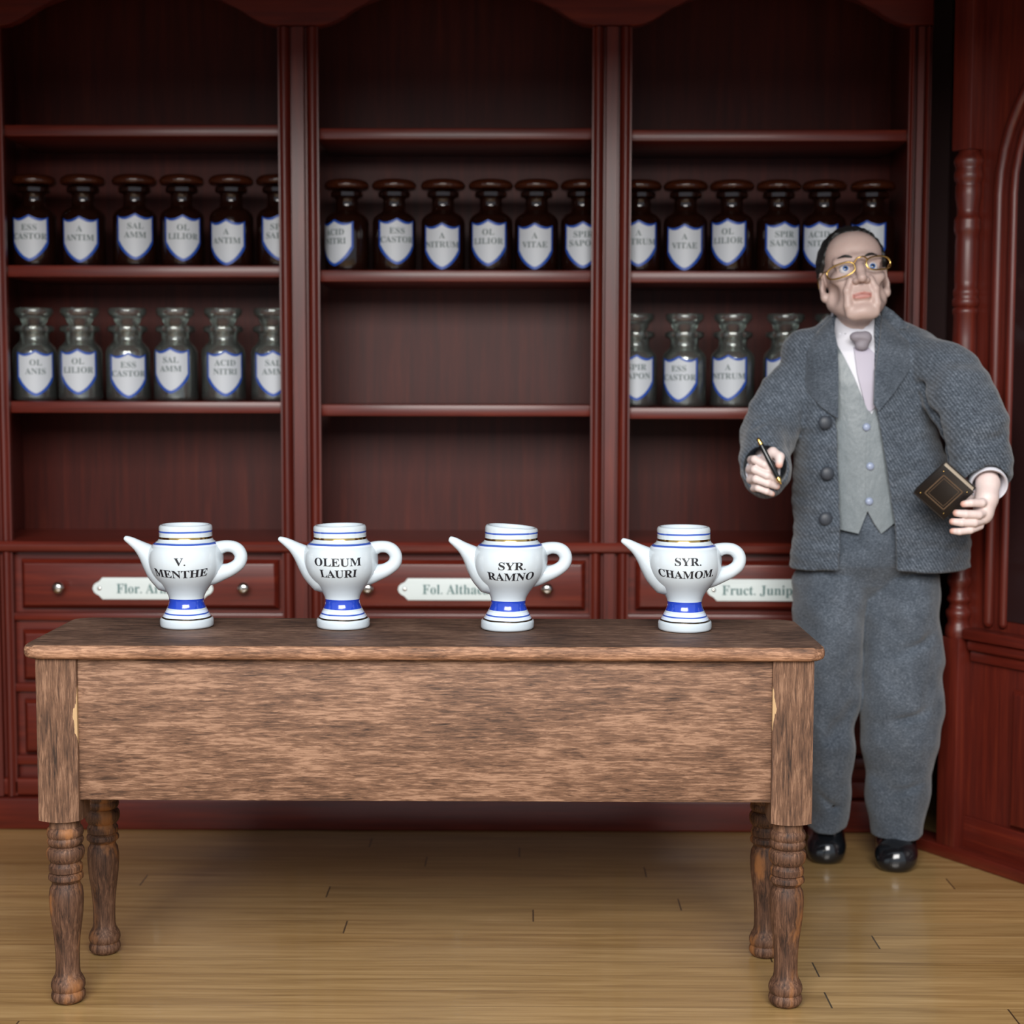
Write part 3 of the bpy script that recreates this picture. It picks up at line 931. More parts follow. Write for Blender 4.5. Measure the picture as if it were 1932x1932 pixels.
class Field:
    """a smooth solid on an uneven grid, turned into one closed surface"""
    def __init__(s, xs, ys, zs):
        s.ax = [np.asarray(a, np.float32) for a in (xs, ys, zs)]
        s.d = np.full([len(a) for a in s.ax], 1.0, np.float32)
        s.rs = 1.0

    def sub(s, lo, hi):
        sl = []
        for a, l, h in zip(s.ax, lo, hi):
            i = max(0, np.searchsorted(a, l) - 1); j = min(len(a), np.searchsorted(a, h) + 1)
            if j - i < 1: return None, None
            sl.append(slice(i, j))
        X = [s.ax[0][sl[0]][:, None, None], s.ax[1][sl[1]][None, :, None], s.ax[2][sl[2]][None, None, :]]
        return tuple(sl), X

    def put(s, sl, v, k, op):
        a = s.d[sl]
        if op == 'u':
            if k > 0:
                h = np.clip(.5 + .5 * (a - v) / k, 0, 1)
                s.d[sl] = a * (1 - h) + v * h - k * h * (1 - h)
            else: s.d[sl] = np.minimum(a, v)
        else:
            v = -v
            if k > 0:
                h = np.clip(.5 - .5 * (a - v) / k, 0, 1)
                s.d[sl] = a * (1 - h) + v * h + k * h * (1 - h)
            else: s.d[sl] = np.maximum(a, v)

    def cap(s, a, b, ra, rb, k=.01, op='u', sq=1.0):
        """round cone from a to b; sq squeezes it front to back"""
        a = np.array(a, np.float32); b = np.array(b, np.float32)
        ra *= s.rs; rb *= s.rs; k *= s.rs
        m = max(ra, rb) + k + .02
        sl, X = s.sub(np.minimum(a, b) - m, np.maximum(a, b) + m)
        if sl is None: return
        w = np.array([1, 1 / sq, 1], np.float32)
        A = a * w; D = (b - a) * w
        q = [X[i] * w[i] - A[i] for i in range(3)]
        L = max(1e-9, float(D @ D))
        t = np.clip((q[0] * D[0] + q[1] * D[1] + q[2] * D[2]) / L, 0, 1)
        v = np.sqrt(sum((q[i] - t * D[i]) ** 2 for i in range(3))) - (ra + (rb - ra) * t)
        s.put(sl, v * min(1, sq) if sq < 1 else v, k, op)

    def chain(s, pts, k=.01, op='u', sq=1.0):
        for (a, ra), (b, rb) in zip(pts, pts[1:]): s.cap(a, b, ra, rb, k, op, sq)

    def ell(s, c, r, k=.01, op='u', R=None):
        r = [q * s.rs for q in r]; k *= s.rs
        c = np.array(c, np.float32); m = max(r) + k + .02
        sl, X = s.sub(c - m, c + m)
        if sl is None: return
        q = [X[i] - c[i] for i in range(3)]
        if R is not None:
            q = [R[0][j] * q[0] + R[1][j] * q[1] + R[2][j] * q[2] for j in range(3)]
        k0 = np.sqrt(sum((q[i] / r[i]) ** 2 for i in range(3)))
        k1 = np.sqrt(sum((q[i] / r[i] ** 2) ** 2 for i in range(3)))
        s.put(sl, k0 * (k0 - 1) / np.maximum(k1, 1e-6), k, op)

    def loft(s, secs, k=.01, op='u', p=2.3, cut=True):
        """upright body: rows of (z, cx, cy, rx, ry)"""
        S = sorted(secs); zz = [q[0] for q in S]
        pad = .05
        lo = (min(q[1] - q[3] for q in S) - pad, min(q[2] - q[4] for q in S) - pad, zz[0] - pad)
        hi = (max(q[1] + q[3] for q in S) + pad, max(q[2] + q[4] for q in S) + pad, zz[-1] + pad)
        sl, X = s.sub(lo, hi)
        if sl is None: return
        zf = X[2].ravel()
        I = [np.interp(zf, zz, [q[i] for q in S])[None, None, :].astype(np.float32) for i in range(1, 5)]
        q = (np.abs((X[0] - I[0]) / I[2]) ** p + np.abs((X[1] - I[1]) / I[3]) ** p) ** (1 / p)
        v = (q - 1) * np.minimum(I[2], I[3])
        v = np.maximum(v, np.maximum(zz[0] - X[2], X[2] - zz[-1]))
        s.put(sl, v, k, op)
        return v

    def poly_cut(s, poly, y1, keep=False):
        """remove (or keep only) what lies in front of y1 inside an XZ outline"""
        X, Z = np.meshgrid(s.ax[0], s.ax[2], indexing='ij')
        d = np.full(X.shape, 1e9); ins = np.zeros(X.shape, bool)
        n = len(poly)
        for i in range(n):
            (ax, az), (bx, bz) = poly[i], poly[(i + 1) % n]
            ex, ez = bx - ax, bz - az
            t = np.clip(((X - ax) * ex + (Z - az) * ez) / (ex * ex + ez * ez + 1e-12), 0, 1)
            d = np.minimum(d, np.hypot(X - ax - t * ex, Z - az - t * ez))
            c = ((az > Z) != (bz > Z)) & (X < (bx - ax) * (Z - az) / (bz - az + 1e-15) + ax)
            ins ^= c
        sd = np.where(ins, -d, d).astype(np.float32)[:, None, :]
        v = np.maximum(sd, (s.ax[1] - y1)[None, :, None])
        s.d = np.maximum(s.d, -v)

    def folds(s, amp, f, seed=0, lo=None, hi=None):
        rnd = np.random.RandomState(seed)
        X = [s.ax[0][:, None, None], s.ax[1][None, :, None], s.ax[2][None, None, :]]
        tot = 0
        for i in range(6):
            kx, ky, kz = rnd.normal(size=3) * np.array(f); ph = rnd.uniform(0, 6.28)
            tot = tot + np.sin(X[0] * kx + X[1] * ky + X[2] * kz + ph) * (1.0 if i < 3 else .55)
        s.d += (amp / 2.2) * tot.astype(np.float32)

    def surface(s, relax=2):
        d = s.d; n = d < 0
        nx, ny, nz = d.shape
        c = np.zeros((nx - 1, ny - 1, nz - 1), np.int8)
        for i in (0, 1):
            for j in (0, 1):
                for k in (0, 1):
                    c += n[i:nx - 1 + i, j:ny - 1 + j, k:nz - 1 + k]
        I, J, K = np.nonzero((c > 0) & (c < 8))
        idx = np.full(c.shape, -1, np.int32); idx[I, J, K] = np.arange(len(I))
        P = np.zeros((len(I), 3)); W = np.zeros(len(I))
        cor = [(i, j, k) for i in (0, 1) for j in (0, 1) for k in (0, 1)]
        for a in cor:
            for b in cor:
                if sum(abs(x - y) for x, y in zip(a, b)) == 1 and a < b:
                    va = d[I + a[0], J + a[1], K + a[2]]; vb = d[I + b[0], J + b[1], K + b[2]]
                    m = (va < 0) != (vb < 0)
                    t = np.where(m, va / np.where(m, va - vb, 1), 0)
                    for q, Q in enumerate((I, J, K)):
                        pa = s.ax[q][Q + a[q]]; pb = s.ax[q][Q + b[q]]
                        P[:, q] += m * (pa + (pb - pa) * t)
                    W += m
        P /= W[:, None]
        F = []
        for axn in range(3):
            sl0 = [slice(None)] * 3; sl1 = [slice(None)] * 3
            sl0[axn] = slice(0, -1); sl1[axn] = slice(1, None)
            e = n[tuple(sl0)] != n[tuple(sl1)]
            E = list(np.nonzero(e))
            o1, o2 = [(1, 2), (2, 0), (0, 1)][axn]
            ok = (E[o1] > 0) & (E[o2] > 0) & (E[o1] < d.shape[o1] - 1) & (E[o2] < d.shape[o2] - 1)
            E = [q[ok] for q in E]
            sgn = n[tuple(E)]
            def cell(a, b):
                q = [x.copy() for x in E]; q[o1] = q[o1] - a; q[o2] = q[o2] - b
                return idx[tuple(q)]
            qd = np.stack([cell(1, 1), cell(0, 1), cell(0, 0), cell(1, 0)], 1)
            qd[~sgn] = qd[~sgn][:, ::-1]
            F.append(qd)
        F = np.concatenate(F); F = F[(F >= 0).all(1)]
        for _ in range(relax):
            A = np.zeros_like(P); N = np.zeros(len(P))
            for a, b in ((0, 1), (1, 2), (2, 3), (3, 0)):
                np.add.at(A, F[:, a], P[F[:, b]]); np.add.at(A, F[:, b], P[F[:, a]])
                np.add.at(N, F[:, a], 1); np.add.at(N, F[:, b], 1)
            P = P * .5 + .5 * A / np.maximum(N, 1)[:, None]
        return P, F

    def mesh(s, name, relax=2):
        P, F = s.surface(relax)
        me = bpy.data.meshes.new(name)
        me.vertices.add(len(P)); me.vertices.foreach_set('co', P.astype(np.float32).ravel())
        me.loops.add(len(F) * 4); me.loops.foreach_set('vertex_index', F.astype(np.int32).ravel())
        me.polygons.add(len(F)); me.polygons.foreach_set('loop_start', np.arange(0, len(F) * 4, 4, dtype=np.int32))
        me.update(calc_edges=True); me.validate()
        return me


def lin(a, b, step): return np.linspace(a, b, max(2, int(round((b - a) / step)) + 1))


def axis(*pieces):
    out = []
    for a, b, st in pieces:
        q = lin(a, b, st)
        out += list(q if not out else q[1:])
    return np.array(out)


def W3(px, py, dy=0.0):
    return tuple(at(px, py, YM + dy))


FEET = on_z(1626, 1628, 0)
MAN = empty('person', (FEET.x, YM, 0), 0, 'man in grey tweed suit and gold spectacles standing by the table holding pen and book', 'person')

# ---- cloth and skin
def tweed(name, k=1.0, twill=True):
    t = NT(name)
    v = t.coords((1, 1, 1))
    f = t.noise(t.coords((330, 330, 330)) if twill else t.coords((420, 420, 640)), 1, 4, .75)
    g = t.noise(t.coords((14, 14, 14)), 1, 3, .6)
    h = t.noise(t.coords((95, 95, 200)) if twill else t.coords((160, 160, 420)), 1, 2, .6)
    a = t.math('ADD', t.math('MULTIPLY', f, .62), t.math('MULTIPLY', h, .38))
    if twill:
        wv = t.n('ShaderNodeTexWave', wave_type='BANDS', bands_direction='DIAGONAL'); wv.inputs['Scale'].default_value = 44; wv.inputs['Distortion'].default_value = 1.2; wv.inputs['Detail'].default_value = 2; wv.inputs['Detail Scale'].default_value = 6
        mp = t.n('ShaderNodeMapping'); mp.inputs['Scale'].default_value = (1.6, 0, 1); t.l(v, mp.inputs[0]); t.l(mp.outputs[0], wv.inputs[0])
        a = t.math('ADD', t.math('MULTIPLY', a, .89), t.math('MULTIPLY', wv.outputs['Fac'], .11))
    a = t.math('ADD', a, t.math('MULTIPLY', t.math('SUBTRACT', g, .5), .12 if twill else .2))
    c = t.ramp(a, [(.33, (.024 * k, .031 * k, .042 * k, 1)), (.5, (.078 * k, .097 * k, .124 * k, 1)), (.68, (.225 * k, .262 * k, .318 * k, 1))])
    t.color(c).set(Roughness=.9, Specular_IOR_Level=.15, Sheen_Weight=.25, Sheen_Roughness=.5)
    t.bump(a, .5, .002)
    return t.m


M['tweed'] = tweed('jacket_tweed', .78)
M['tweed_leg'] = tweed('trouser_flannel', .84, False)
M['tweed_lapel'] = tweed('lapel_tweed', .74, False)
def satin():
    t = NT('waistcoat_grey_satin')
    f = t.noise(t.coords((16, 16, 9)), 1, 4, .55)
    t.color(t.ramp(t.noise(t.coords((500, 500, 500)), 1, 2, .5), [(.3, (.125, .150, .165, 1)), (.7, (.175, .205, .222, 1))]))
    t.set(Roughness=.42, Sheen_Weight=.2)
    t.bump(f, .5, .012)
    return t.m


M['satin'] = satin()
M['shirt'] = plain('white_shirt', (.66, .66, .72, 1), .8)
M['tie'] = plain('mauve_tie', (.42, .39, .47, 1), .6)
M['bow'] = plain('grey_cravat_knot', (.22, .20, .23, 1), .6)
M['hair'] = plain('dark_hair', (.010, .010, .010, 1), .55)
M['shoe'] = plain('black_patent', (.006, .007, .009, 1), .16, 0, Coat_Weight=.5)
M['btn_dark'] = plain('dark_button', (.035, .042, .055, 1), .5)
M['btn_light'] = plain('pale_blue_button', (.28, .33, .46, 1), .3)
M['eye_white'] = plain('eye_white', (.62, .60, .62, 1), .2)
M['iris'] = plain('blue_iris', (.05, .12, .30, 1), .2)
M['pupil'] = plain('pupil', (.005, .005, .008, 1), .15)


def skin_mat():
    t = NT('skin')
    at_ = t.n('ShaderNodeAttribute', attribute_name='pigment_shade')
    f = t.noise(t.coords((40, 40, 40)), 1, 3, .5)
    c = t.mix(1.0, at_.outputs['Color'], t.ramp(f, [(.3, (.92, .90, .90, 1)), (.7, (1, 1, 1, 1))]), 'MULTIPLY')
    t.color(c).set(Roughness=.48, Subsurface_Weight=.06, Subsurface_Scale=.01)
    t.b.inputs['Subsurface Radius'].default_value = (1, .4, .25)
    return t.m


M['skin'] = skin_mat()

# ---- head frame: x to the picture's right, -y out of the face, z up
HC = np.array(W3(1611, 523, -.03))
HS = 1.07
HR = (Matrix.Rotation(math.radians(-5), 3, 'Y') @ Matrix.Rotation(math.radians(-2), 3, 'Z') @ Matrix.Rotation(math.radians(-13), 3, 'X'))
HRn = np.array(HR)


def h(x, y, z): return tuple(HC + HRn @ (np.array((x, y, z)) * HS))


def zr(py, dy): return at(1640, py, YM + dy).z


x0, x1 = W3(1372, 900, -.3)[0], W3(1925, 900, -.3)[0]
z_hands = (zr(1040, -.3), zr(818, -.3)); z_head = (zr(645, -.05), zr(420, -.05))
body = Field(axis((x0, x1, .0022)),
             axis((YM - .37, YM - .17, .0024), (YM - .17, YM - .12, .003), (YM - .12, YM + .14, .003)),
             axis((.03, z_hands[0], .012), (z_hands[0], z_hands[1], .0022), (z_hands[1], z_head[0], .010), (z_head[0], z_head[1], .0022)))
# trunk, limbs (under the clothes)
TS = lambda rows, g=0.0: [(at(c, y, YM).z, at(c, y, YM).x, YM + oy, hw * .00141 - g, ry - g) for y, c, hw, oy, ry in rows]
trunk = [(640, 1618, 70, .01, .06), (665, 1620, 105, .01, .085), (720, 1624, 112, .0, .10), (850, 1636, 112, 0, .105), (960, 1642, 112, 0, .105), (1050, 1642, 108, 0, .090), (1100, 1642, 96, 0.01, .065)]
body.loft(TS(trunk, .012), .02)
body.chain([(W3(1522, 690), .042), (W3(1450, 825, -.03), .036), (W3(1441, 888, -.17), .026)], .02)
body.chain([(W3(1732, 682), .045), (W3(1838, 812, -.21), .038), (W3(1858, 890, -.23), .028)], .02)
body.chain([(W3(1588, 1100, .01), .055), (W3(1565, 1340), .05), (W3(1566, 1560, .055), .030)], .02)
body.chain([(W3(1690, 1100, .01), .055), (W3(1697, 1340), .05), (W3(1697, 1570, .03), .030)], .02)
# head
body.rs = HS
body.chain([(h(0, .034, -.075), .044), (h(0, .050, -.14), .046), (W3(1618, 660, .02), .055)], .02)
body.ell(h(0, .022, .035), (.0735, .093, .083), .01, R=HRn)
body.ell(h(0, -.018, -.035), (.0625, .068, .082), .03, R=HRn)
body.ell(h(0, -.030, .050), (.064, .050, .052), .02, R=HRn)
for s_ in (-1, 1):
    body.cap(h(s_ * .052, .0, -.062), h(s_ * .020, -.062, -.107), .021, .018, .02)
    body.ell(h(s_ * .046, -.052, -.020), (.019, .020, .016), .02, R=HRn)
    body.cap(h(s_ * .012, -.079, .0225), h(s_ * .050, -.066, .020), .0105, .009, .014)
    body.ell(h(s_ * .0325, -.098, .000), (.019, .016, .0125), .010, 's', R=HRn)
    body.cap(h(s_ * .018, -.076, .0075), h(s_ * .048, -.066, .0055), .0050, .0045, .005)
    body.cap(h(s_ * .020, -.074, -.0105), h(s_ * .046, -.066, -.0085), .0050, .0045, .006)
    # folds that run from beside the nose to the jaw
    body.chain([(h(s_ * .024, -.083, -.030), .0075), (h(s_ * .034, -.080, -.055), .0085), (h(s_ * .034, -.073, -.090), .0095), (h(s_ * .031, -.066, -.110), .009)], .007)
    body.ell(h(s_ * .060, -.040, -.050), (.012, .022, .022), .014, 's', R=HRn)
    # ears
    body.ell(h(s_ * .0765, .012, -.012), (.0085, .020, .034), .006, R=np.array(HR @ Matrix.Rotation(s_ * .28, 3, 'Z')))
    body.ell(h(s_ * .083, .004, -.006), (.0042, .010, .018), .004, 's', R=HRn)
    body.ell(h(s_ * .0755, .002, -.044), (.0095, .011, .013), .006, R=HRn)
body.chain([(h(0, -.080, .020), .0095), (h(0, -.094, -.008), .0095), (h(0, -.106, -.033), .0115)], .010)
for s_ in (-1, 1):
    body.ell(h(s_ * .0125, -.094, -.0365), (.0085, .010, .0075), .006, R=HRn)
    body.ell(h(s_ * .0065, -.100, -.0455), (.0035, .0045, .004), .003, 's', R=HRn)
body.ell(h(0, -.070, -.064), (.026, .019, .020), .014, R=HRn)
body.ell(h(0, -.068, -.106), (.025, .020, .018), .014, R=HRn)
body.cap(h(-.018, -.084, -.0645), h(0, -.0875, -.0640), .0034, .0042, .004); body.cap(h(.018, -.084, -.0645), h(0, -.0875, -.0640), .0034, .0042, .004)
body.cap(h(-.015, -.084, -.0745), h(.015, -.084, -.0745), .0045, .0045, .004)
body.cap(h(-.022, -.092, -.0695), h(.022, -.092, -.0695), .0032, .0032, .003, 's')
body.cap(h(-.012, -.094, -.087), h(.012, -.094, -.087), .006, .006, .008, 's')

# hands
body.rs = 1.0
PR, TIPS = [], []
HL = -.235
def hp(px, py, dy): return W3(px, py, dy)
# the hand with the pen: a loose fist seen from the thumb side
body.chain([(hp(1441, 888, -.15), .027), (hp(1432, 890, HL + .045), .027)], .012)
body.ell(hp(1432, 896, HL + .022), (.030, .036, .040), .012)
for pts, r0 in (([(1418, 868, .012), (1424, 867, -.016), (1442, 877, -.030), (1455, 888, -.026)], .0105),
                ([(1415, 886, .010), (1424, 886, -.020), (1447, 897, -.034), (1466, 905, -.022)], .0108),
                ([(1416, 905, .010), (1426, 904, -.018), (1448, 912, -.030), (1466, 918, -.018)], .0102),
                ([(1422, 921, .010), (1430, 921, -.012), (1446, 927, -.022), (1457, 932, -.012)], .0090)):
    P_ = [hp(x, y, HL + z) for x, y, z in pts]
    body.chain([(P_[0], r0 + .001), (P_[1], r0), (P_[2], r0 * .93), (P_[3], r0 * .80)], .0022)
    TIPS.append((P_[3], P_[2]))
P_ = [hp(1438, 872, HL + .022), hp(1458, 853, HL + .004), hp(1471, 862, HL - .012), hp(1470, 877, HL - .022)]
body.chain([(P_[0], .017), (P_[1], .0125), (P_[2], .0120), (P_[3], .0095)], .004); TIPS.append((P_[3], P_[2]))
# the hand under the book: back of the hand to the right, fingers curled back under the cover
HB = -.30
body.chain([(hp(1858, 892, -.22), .028), (hp(1864, 912, HB + .03), .027), (hp(1862, 940, HB + .006), .029)], .012)
body.ell(hp(1856, 962, HB + .004), (.026, .026, .036), .012)
for pts, r0 in (([(1862, 946, .0), (1852, 949, -.026), (1832, 949, -.034), (1818, 951, -.030)], .0102),
                ([(1861, 964, .0), (1846, 971, -.028), (1822, 970, -.036), (1804, 968, -.028)], .0108),
                ([(1856, 980, .0), (1838, 986, -.024), (1814, 986, -.032), (1797, 984, -.024)], .0104),
                ([(1848, 992, .0), (1830, 1000, -.018), (1810, 1003, -.024), (1797, 1002, -.016)], .0094)):
    P_ = [hp(x, y, HB + z) for x, y, z in pts]
    body.chain([(P_[0], r0 + .0015), (P_[1], r0 + .0005), (P_[2], r0 * .95), (P_[3], r0 * .82)], .0022)
    TIPS.append((P_[3], P_[2]))
P_ = [hp(1862, 930, HB + .030), hp(1846, 934, HB + .044), hp(1826, 940, HB + .046), hp(1812, 944, HB + .042)]
body.chain([(P_[0], .018), (P_[1], .0125), (P_[2], .0115), (P_[3], .0095)], .005)
me = body.mesh('person_body', 1)
co = np.empty(len(me.vertices) * 3, np.float32); me.vertices.foreach_get('co', co); co = co.reshape(-1, 3)
base = np.array((.49, .365, .33)); lip = np.array((.44, .19, .165)); tip = np.array((.62, .30, .22)); hand = np.array((.74, .61, .58)); brow = np.array((.07, .055, .05))
colr = np.tile(base, (len(co), 1))
loc = (co - HC) @ HRn / HS
def soft(dist, r0, r1): return np.clip((r1 - dist) / (r1 - r0), 0, 1)[:, None]
wl = soft(np.sqrt((loc[:, 0] / 1.0) ** 2 * .09 + ((loc[:, 2] + .0710) / 1.0) ** 2), .0066, .0095) * (np.abs(loc[:, 0]) < .023)[:, None] * (loc[:, 1] < -.06)[:, None]
colr = colr * (1 - wl) + lip * wl
w_seam_shade = soft(np.abs(loc[:, 2] + .0695), .0008, .0022) * (np.abs(loc[:, 0]) < .020)[:, None] * (loc[:, 1] < -.06)[:, None] * .7  # crease shade between the lips, painted into the skin colour
colr = colr * (1 - w_seam_shade) + np.array((.22, .075, .065)) * w_seam_shade
whand = (np.clip((z_hands[1] + .01 - co[:, 2]) / .01, 0, 1) * (co[:, 1] < YM - .12))[:, None]
colr = colr * (1 - whand) + hand * whand
for a, p in TIPS:
    wt = soft(np.linalg.norm(co - (np.array(a) + (np.array(a) - np.array(p)) * .2), axis=1), .008, .0135) * .8
    colr = colr * (1 - wt) + tip * wt
ca = me.color_attributes.new('pigment_shade', 'FLOAT_COLOR', 'POINT')
ca.data.foreach_set('color', np.concatenate([colr, np.ones((len(co), 1))], 1).astype(np.float32).ravel())
link_mesh('body', me, M['skin'], MAN, smooth=True, world=True)

# eyes, brows
for s_ in (-1, 1):
    bm = BM()
    c = Vector(h(s_ * .0325, -.0705, .000))
    fwd = (Vector(h(s_ * .0325 + .003, -.2, .004)) - Vector(h(s_ * .0325, 0, 0))).normalized()
    bmesh.ops.create_uvsphere(bm, u_segments=24, v_segments=24, radius=.0135 * HS, matrix=Matrix.Translation(c) @ fwd.to_track_quat('Z', 'Y').to_matrix().to_4x4())
    for f in bm.faces:
        a = math.degrees((f.calc_center_median() - c).angle(fwd))
        f.material_index = 2 if a < 13 else 1 if a < 31 else 0
    build('eye', bm, [M['eye_white'], M['iris'], M['pupil']], MAN, True, True)
    bm = BM()
    q = [h(s_ * .016, -.0885, .0245), h(s_ * .030, -.0835, .0300), h(s_ * .044, -.0745, .0290), h(s_ * .053, -.066, .0245)]
    tube(bm, smooth_prof(q, 4), [.0022, .0030, .0036, .0038, .0038, .0036, .0031, .0025, .0023, .002, .0018, .0016, .0014][:13], 10)
    build('eyebrow', bm, M['hair'], MAN, True, True)
# hair
lo = HC - .14; hi = HC + .16
hf = Field(axis((lo[0], hi[0], .0022)), axis((lo[1], hi[1], .0024)), axis((HC[2] - .08, hi[2], .0022)))
hf.rs = HS
hf.ell(h(0, .024, .036), (.0845, .102, .0965), .005, R=HRn)
hf.ell(h(0, .050, -.01), (.070, .072, .075), .02, R=HRn)
Xg = np.stack(np.meshgrid(*hf.ax, indexing='ij'), -1)
Lg = (Xg - HC) @ HRn / HS
yt = np.interp(Lg[..., 2], [-.08, -.055, -.035, -.01, .03, .07, .095, .11, .13], [.10, .10, .10, .055, -.014, -.036, -.047, -.055, -.06])
yt = yt + .022 * np.exp(-((np.abs(Lg[..., 0]) - .040) / .018) ** 2) * np.clip((Lg[..., 2] - .05) / .03, 0, 1)
hf.d = np.maximum(hf.d, ((yt - Lg[..., 1]) * .8).astype(np.float32))
strand = np.sin(np.arctan2(Lg[..., 0], Lg[..., 2] + .03) * 46 + Lg[..., 1] * 30) * .0011 + np.sin(Lg[..., 0] * 260 + Lg[..., 1] * 140) * .0007
hf.d += strand.astype(np.float32)
link_mesh('hair', hf.mesh('hair', 1), M['hair'], MAN, smooth=True, world=True)

# spectacles
SP = []
bm = BM()
def lens_ring(cx_, cz_, hw, hh, tilt):
    pts = []
    for k in range(36):
        a = 2 * PI * k / 36
        x = hw * math.copysign(abs(math.cos(a)) ** .75, math.cos(a)); z = hh * math.copysign(abs(math.sin(a)) ** .8, math.sin(a))
        x, z = x * math.cos(tilt) - z * math.sin(tilt), x * math.sin(tilt) + z * math.cos(tilt)
        X_, Z_ = cx_ + x, cz_ + z
        pts.append(h(X_, -.106 + 5.5 * X_ * X_, Z_))
    return pts
tl = math.radians(8)
for c_ in ((-.045, -.008), (.045, .003)):
    tube(bm, lens_ring(c_[0], c_[1], .0315, .0165, tl), .0023, 8, closed=True)
tube(bm, smooth_prof([h(-.016, -.105, .004), h(-.008, -.112, .0135), h(0, -.114, .015), (h(.008, -.112, .0165)), h(.017, -.105, .012)], 4), .0022, 8)
for s_, zz in ((-1, -.002), (1, .012)):
    tube(bm, smooth_prof([h(s_ * .074, -.076, zz), h(s_ * .081, -.055, zz + .003), h(s_ * .083, -.01, zz + .004), h(s_ * .084, .02, .006), h(s_ * .081, .035, -.012)], 4), .0018, 8)
build('spectacles', bm, M['brass'], MAN, True, True)

# ---- clothes
jrows = [(596, 1616, 54, .015, .070), (618, 1617, 74, .012, .085), (640, 1619, 106, .01, .100), (665, 1621, 121, .005, .118), (720, 1623, 124, 0, .135), (800, 1632, 131, 0, .148), (900, 1648, 147, -.010, .145), (1000, 1658, 162, -.026, .132), (1060, 1653, 166, -.028, .132), (1100, 1652, 168, -.028, .132)]
ZHEM = zr(1078, -.14)
jx = (at(1372, 900, YM - .3).x, at(1925, 900, YM - .3).x)
jf = Field(axis((jx[0], jx[1], .0046)), axis((YM - .34, YM + .19, .0046)), axis((ZHEM - .03, zr(588, 0), .0046)))
jf.loft(TS(jrows), .01, p=2.2)
zS = jf.ax[2][None, None, :]
body_only = jf.d.copy()
body_me = jf.mesh('drape_target', 2)
def bvh_of(me):
    return BVHTree.FromPolygons([v.co.copy() for v in me.vertices], [tuple(p.vertices) for p in me.polygons])
J_BVH = bvh_of(body_me)
jf.cap(W3(1560, 655), W3(1515, 672), .060, .060, .03)
jf.chain([(W3(1520, 690), .060), (W3(1482, 742, -.01), .066), (W3(1450, 822, -.05), .074), (W3(1443, 880, -.17), .066), (W3(1442, 889, -.205), .064)], .012)
jf.cap(W3(1680, 650), W3(1728, 665), .064, .066, .03)
jf.chain([(W3(1733, 678, -.02), .070), (W3(1784, 704, -.10), .080), (W3(1815, 752, -.17), .084), (W3(1840, 812, -.22), .081), (W3(1850, 868, -.235), .075), (W3(1852, 892, -.245), .069)], .012)
jf.chain([(W3(1742, 725, -.13), .010), (W3(1765, 790, -.19), .012), (W3(1797, 868, -.22), .010)], .022, 's')
jf.chain([(W3(1497, 705, -.10), .007), (W3(1502, 800, -.15), .010), (W3(1502, 880, -.17), .008)], .020, 's')
jf.folds(.0045, (24, 18, 34), 3)
jf.folds(.0020, (60, 30, 75), 5)
jf.cap(W3(1812, 790, -.325), W3(1878, 752, -.26), .007, .006, .024, 's'); jf.cap(W3(1816, 850, -.335), W3(1890, 826, -.29), .007, .005, .022, 's'); jf.cap(W3(1420, 800, -.14), W3(1480, 770, -.13), .007, .006, .022, 's')
# hollow: the coat is cloth about a centimetre thick, open in front and at hem and cuffs
core = Field(*jf.ax)
core.loft(TS(jrows, .013), .01, p=2.2)
core.folds(.0045, (24, 18, 34), 3)
core.folds(.0020, (60, 30, 75), 5)
jf.d = np.maximum(jf.d, -np.where(zS < zr(640, 0), core.d, 1))
jf.cap(W3(1443, 887, -.34), W3(1443, 880, -.150), .056, .054, .004, 's')
jf.cap(hp(1872, 975, -.37), W3(1852, 880, -.215), .061, .055, .004, 's')
def PX2(pts, dy=-.13): return [(W3(x, y, dy)[0], W3(x, y, dy)[2]) for x, y in pts]
jf.poly_cut(PX2([(1566, 560), (1570, 600), (1579, 650), (1580, 790), (1585, 1000), (1579, 1130), (1692, 1130), (1684, 985), (1657, 800), (1648, 760), (1650, 700), (1662, 600), (1664, 560)]), YM - .02)
jf.d = np.maximum(jf.d, (ZHEM + .006 * np.sin(jf.ax[0] * 16)[:, None, None] - zS).astype(np.float32))
JACKET = link_mesh('jacket', jf.mesh('jacket', 2), M['tweed'], MAN, smooth=True, world=True)


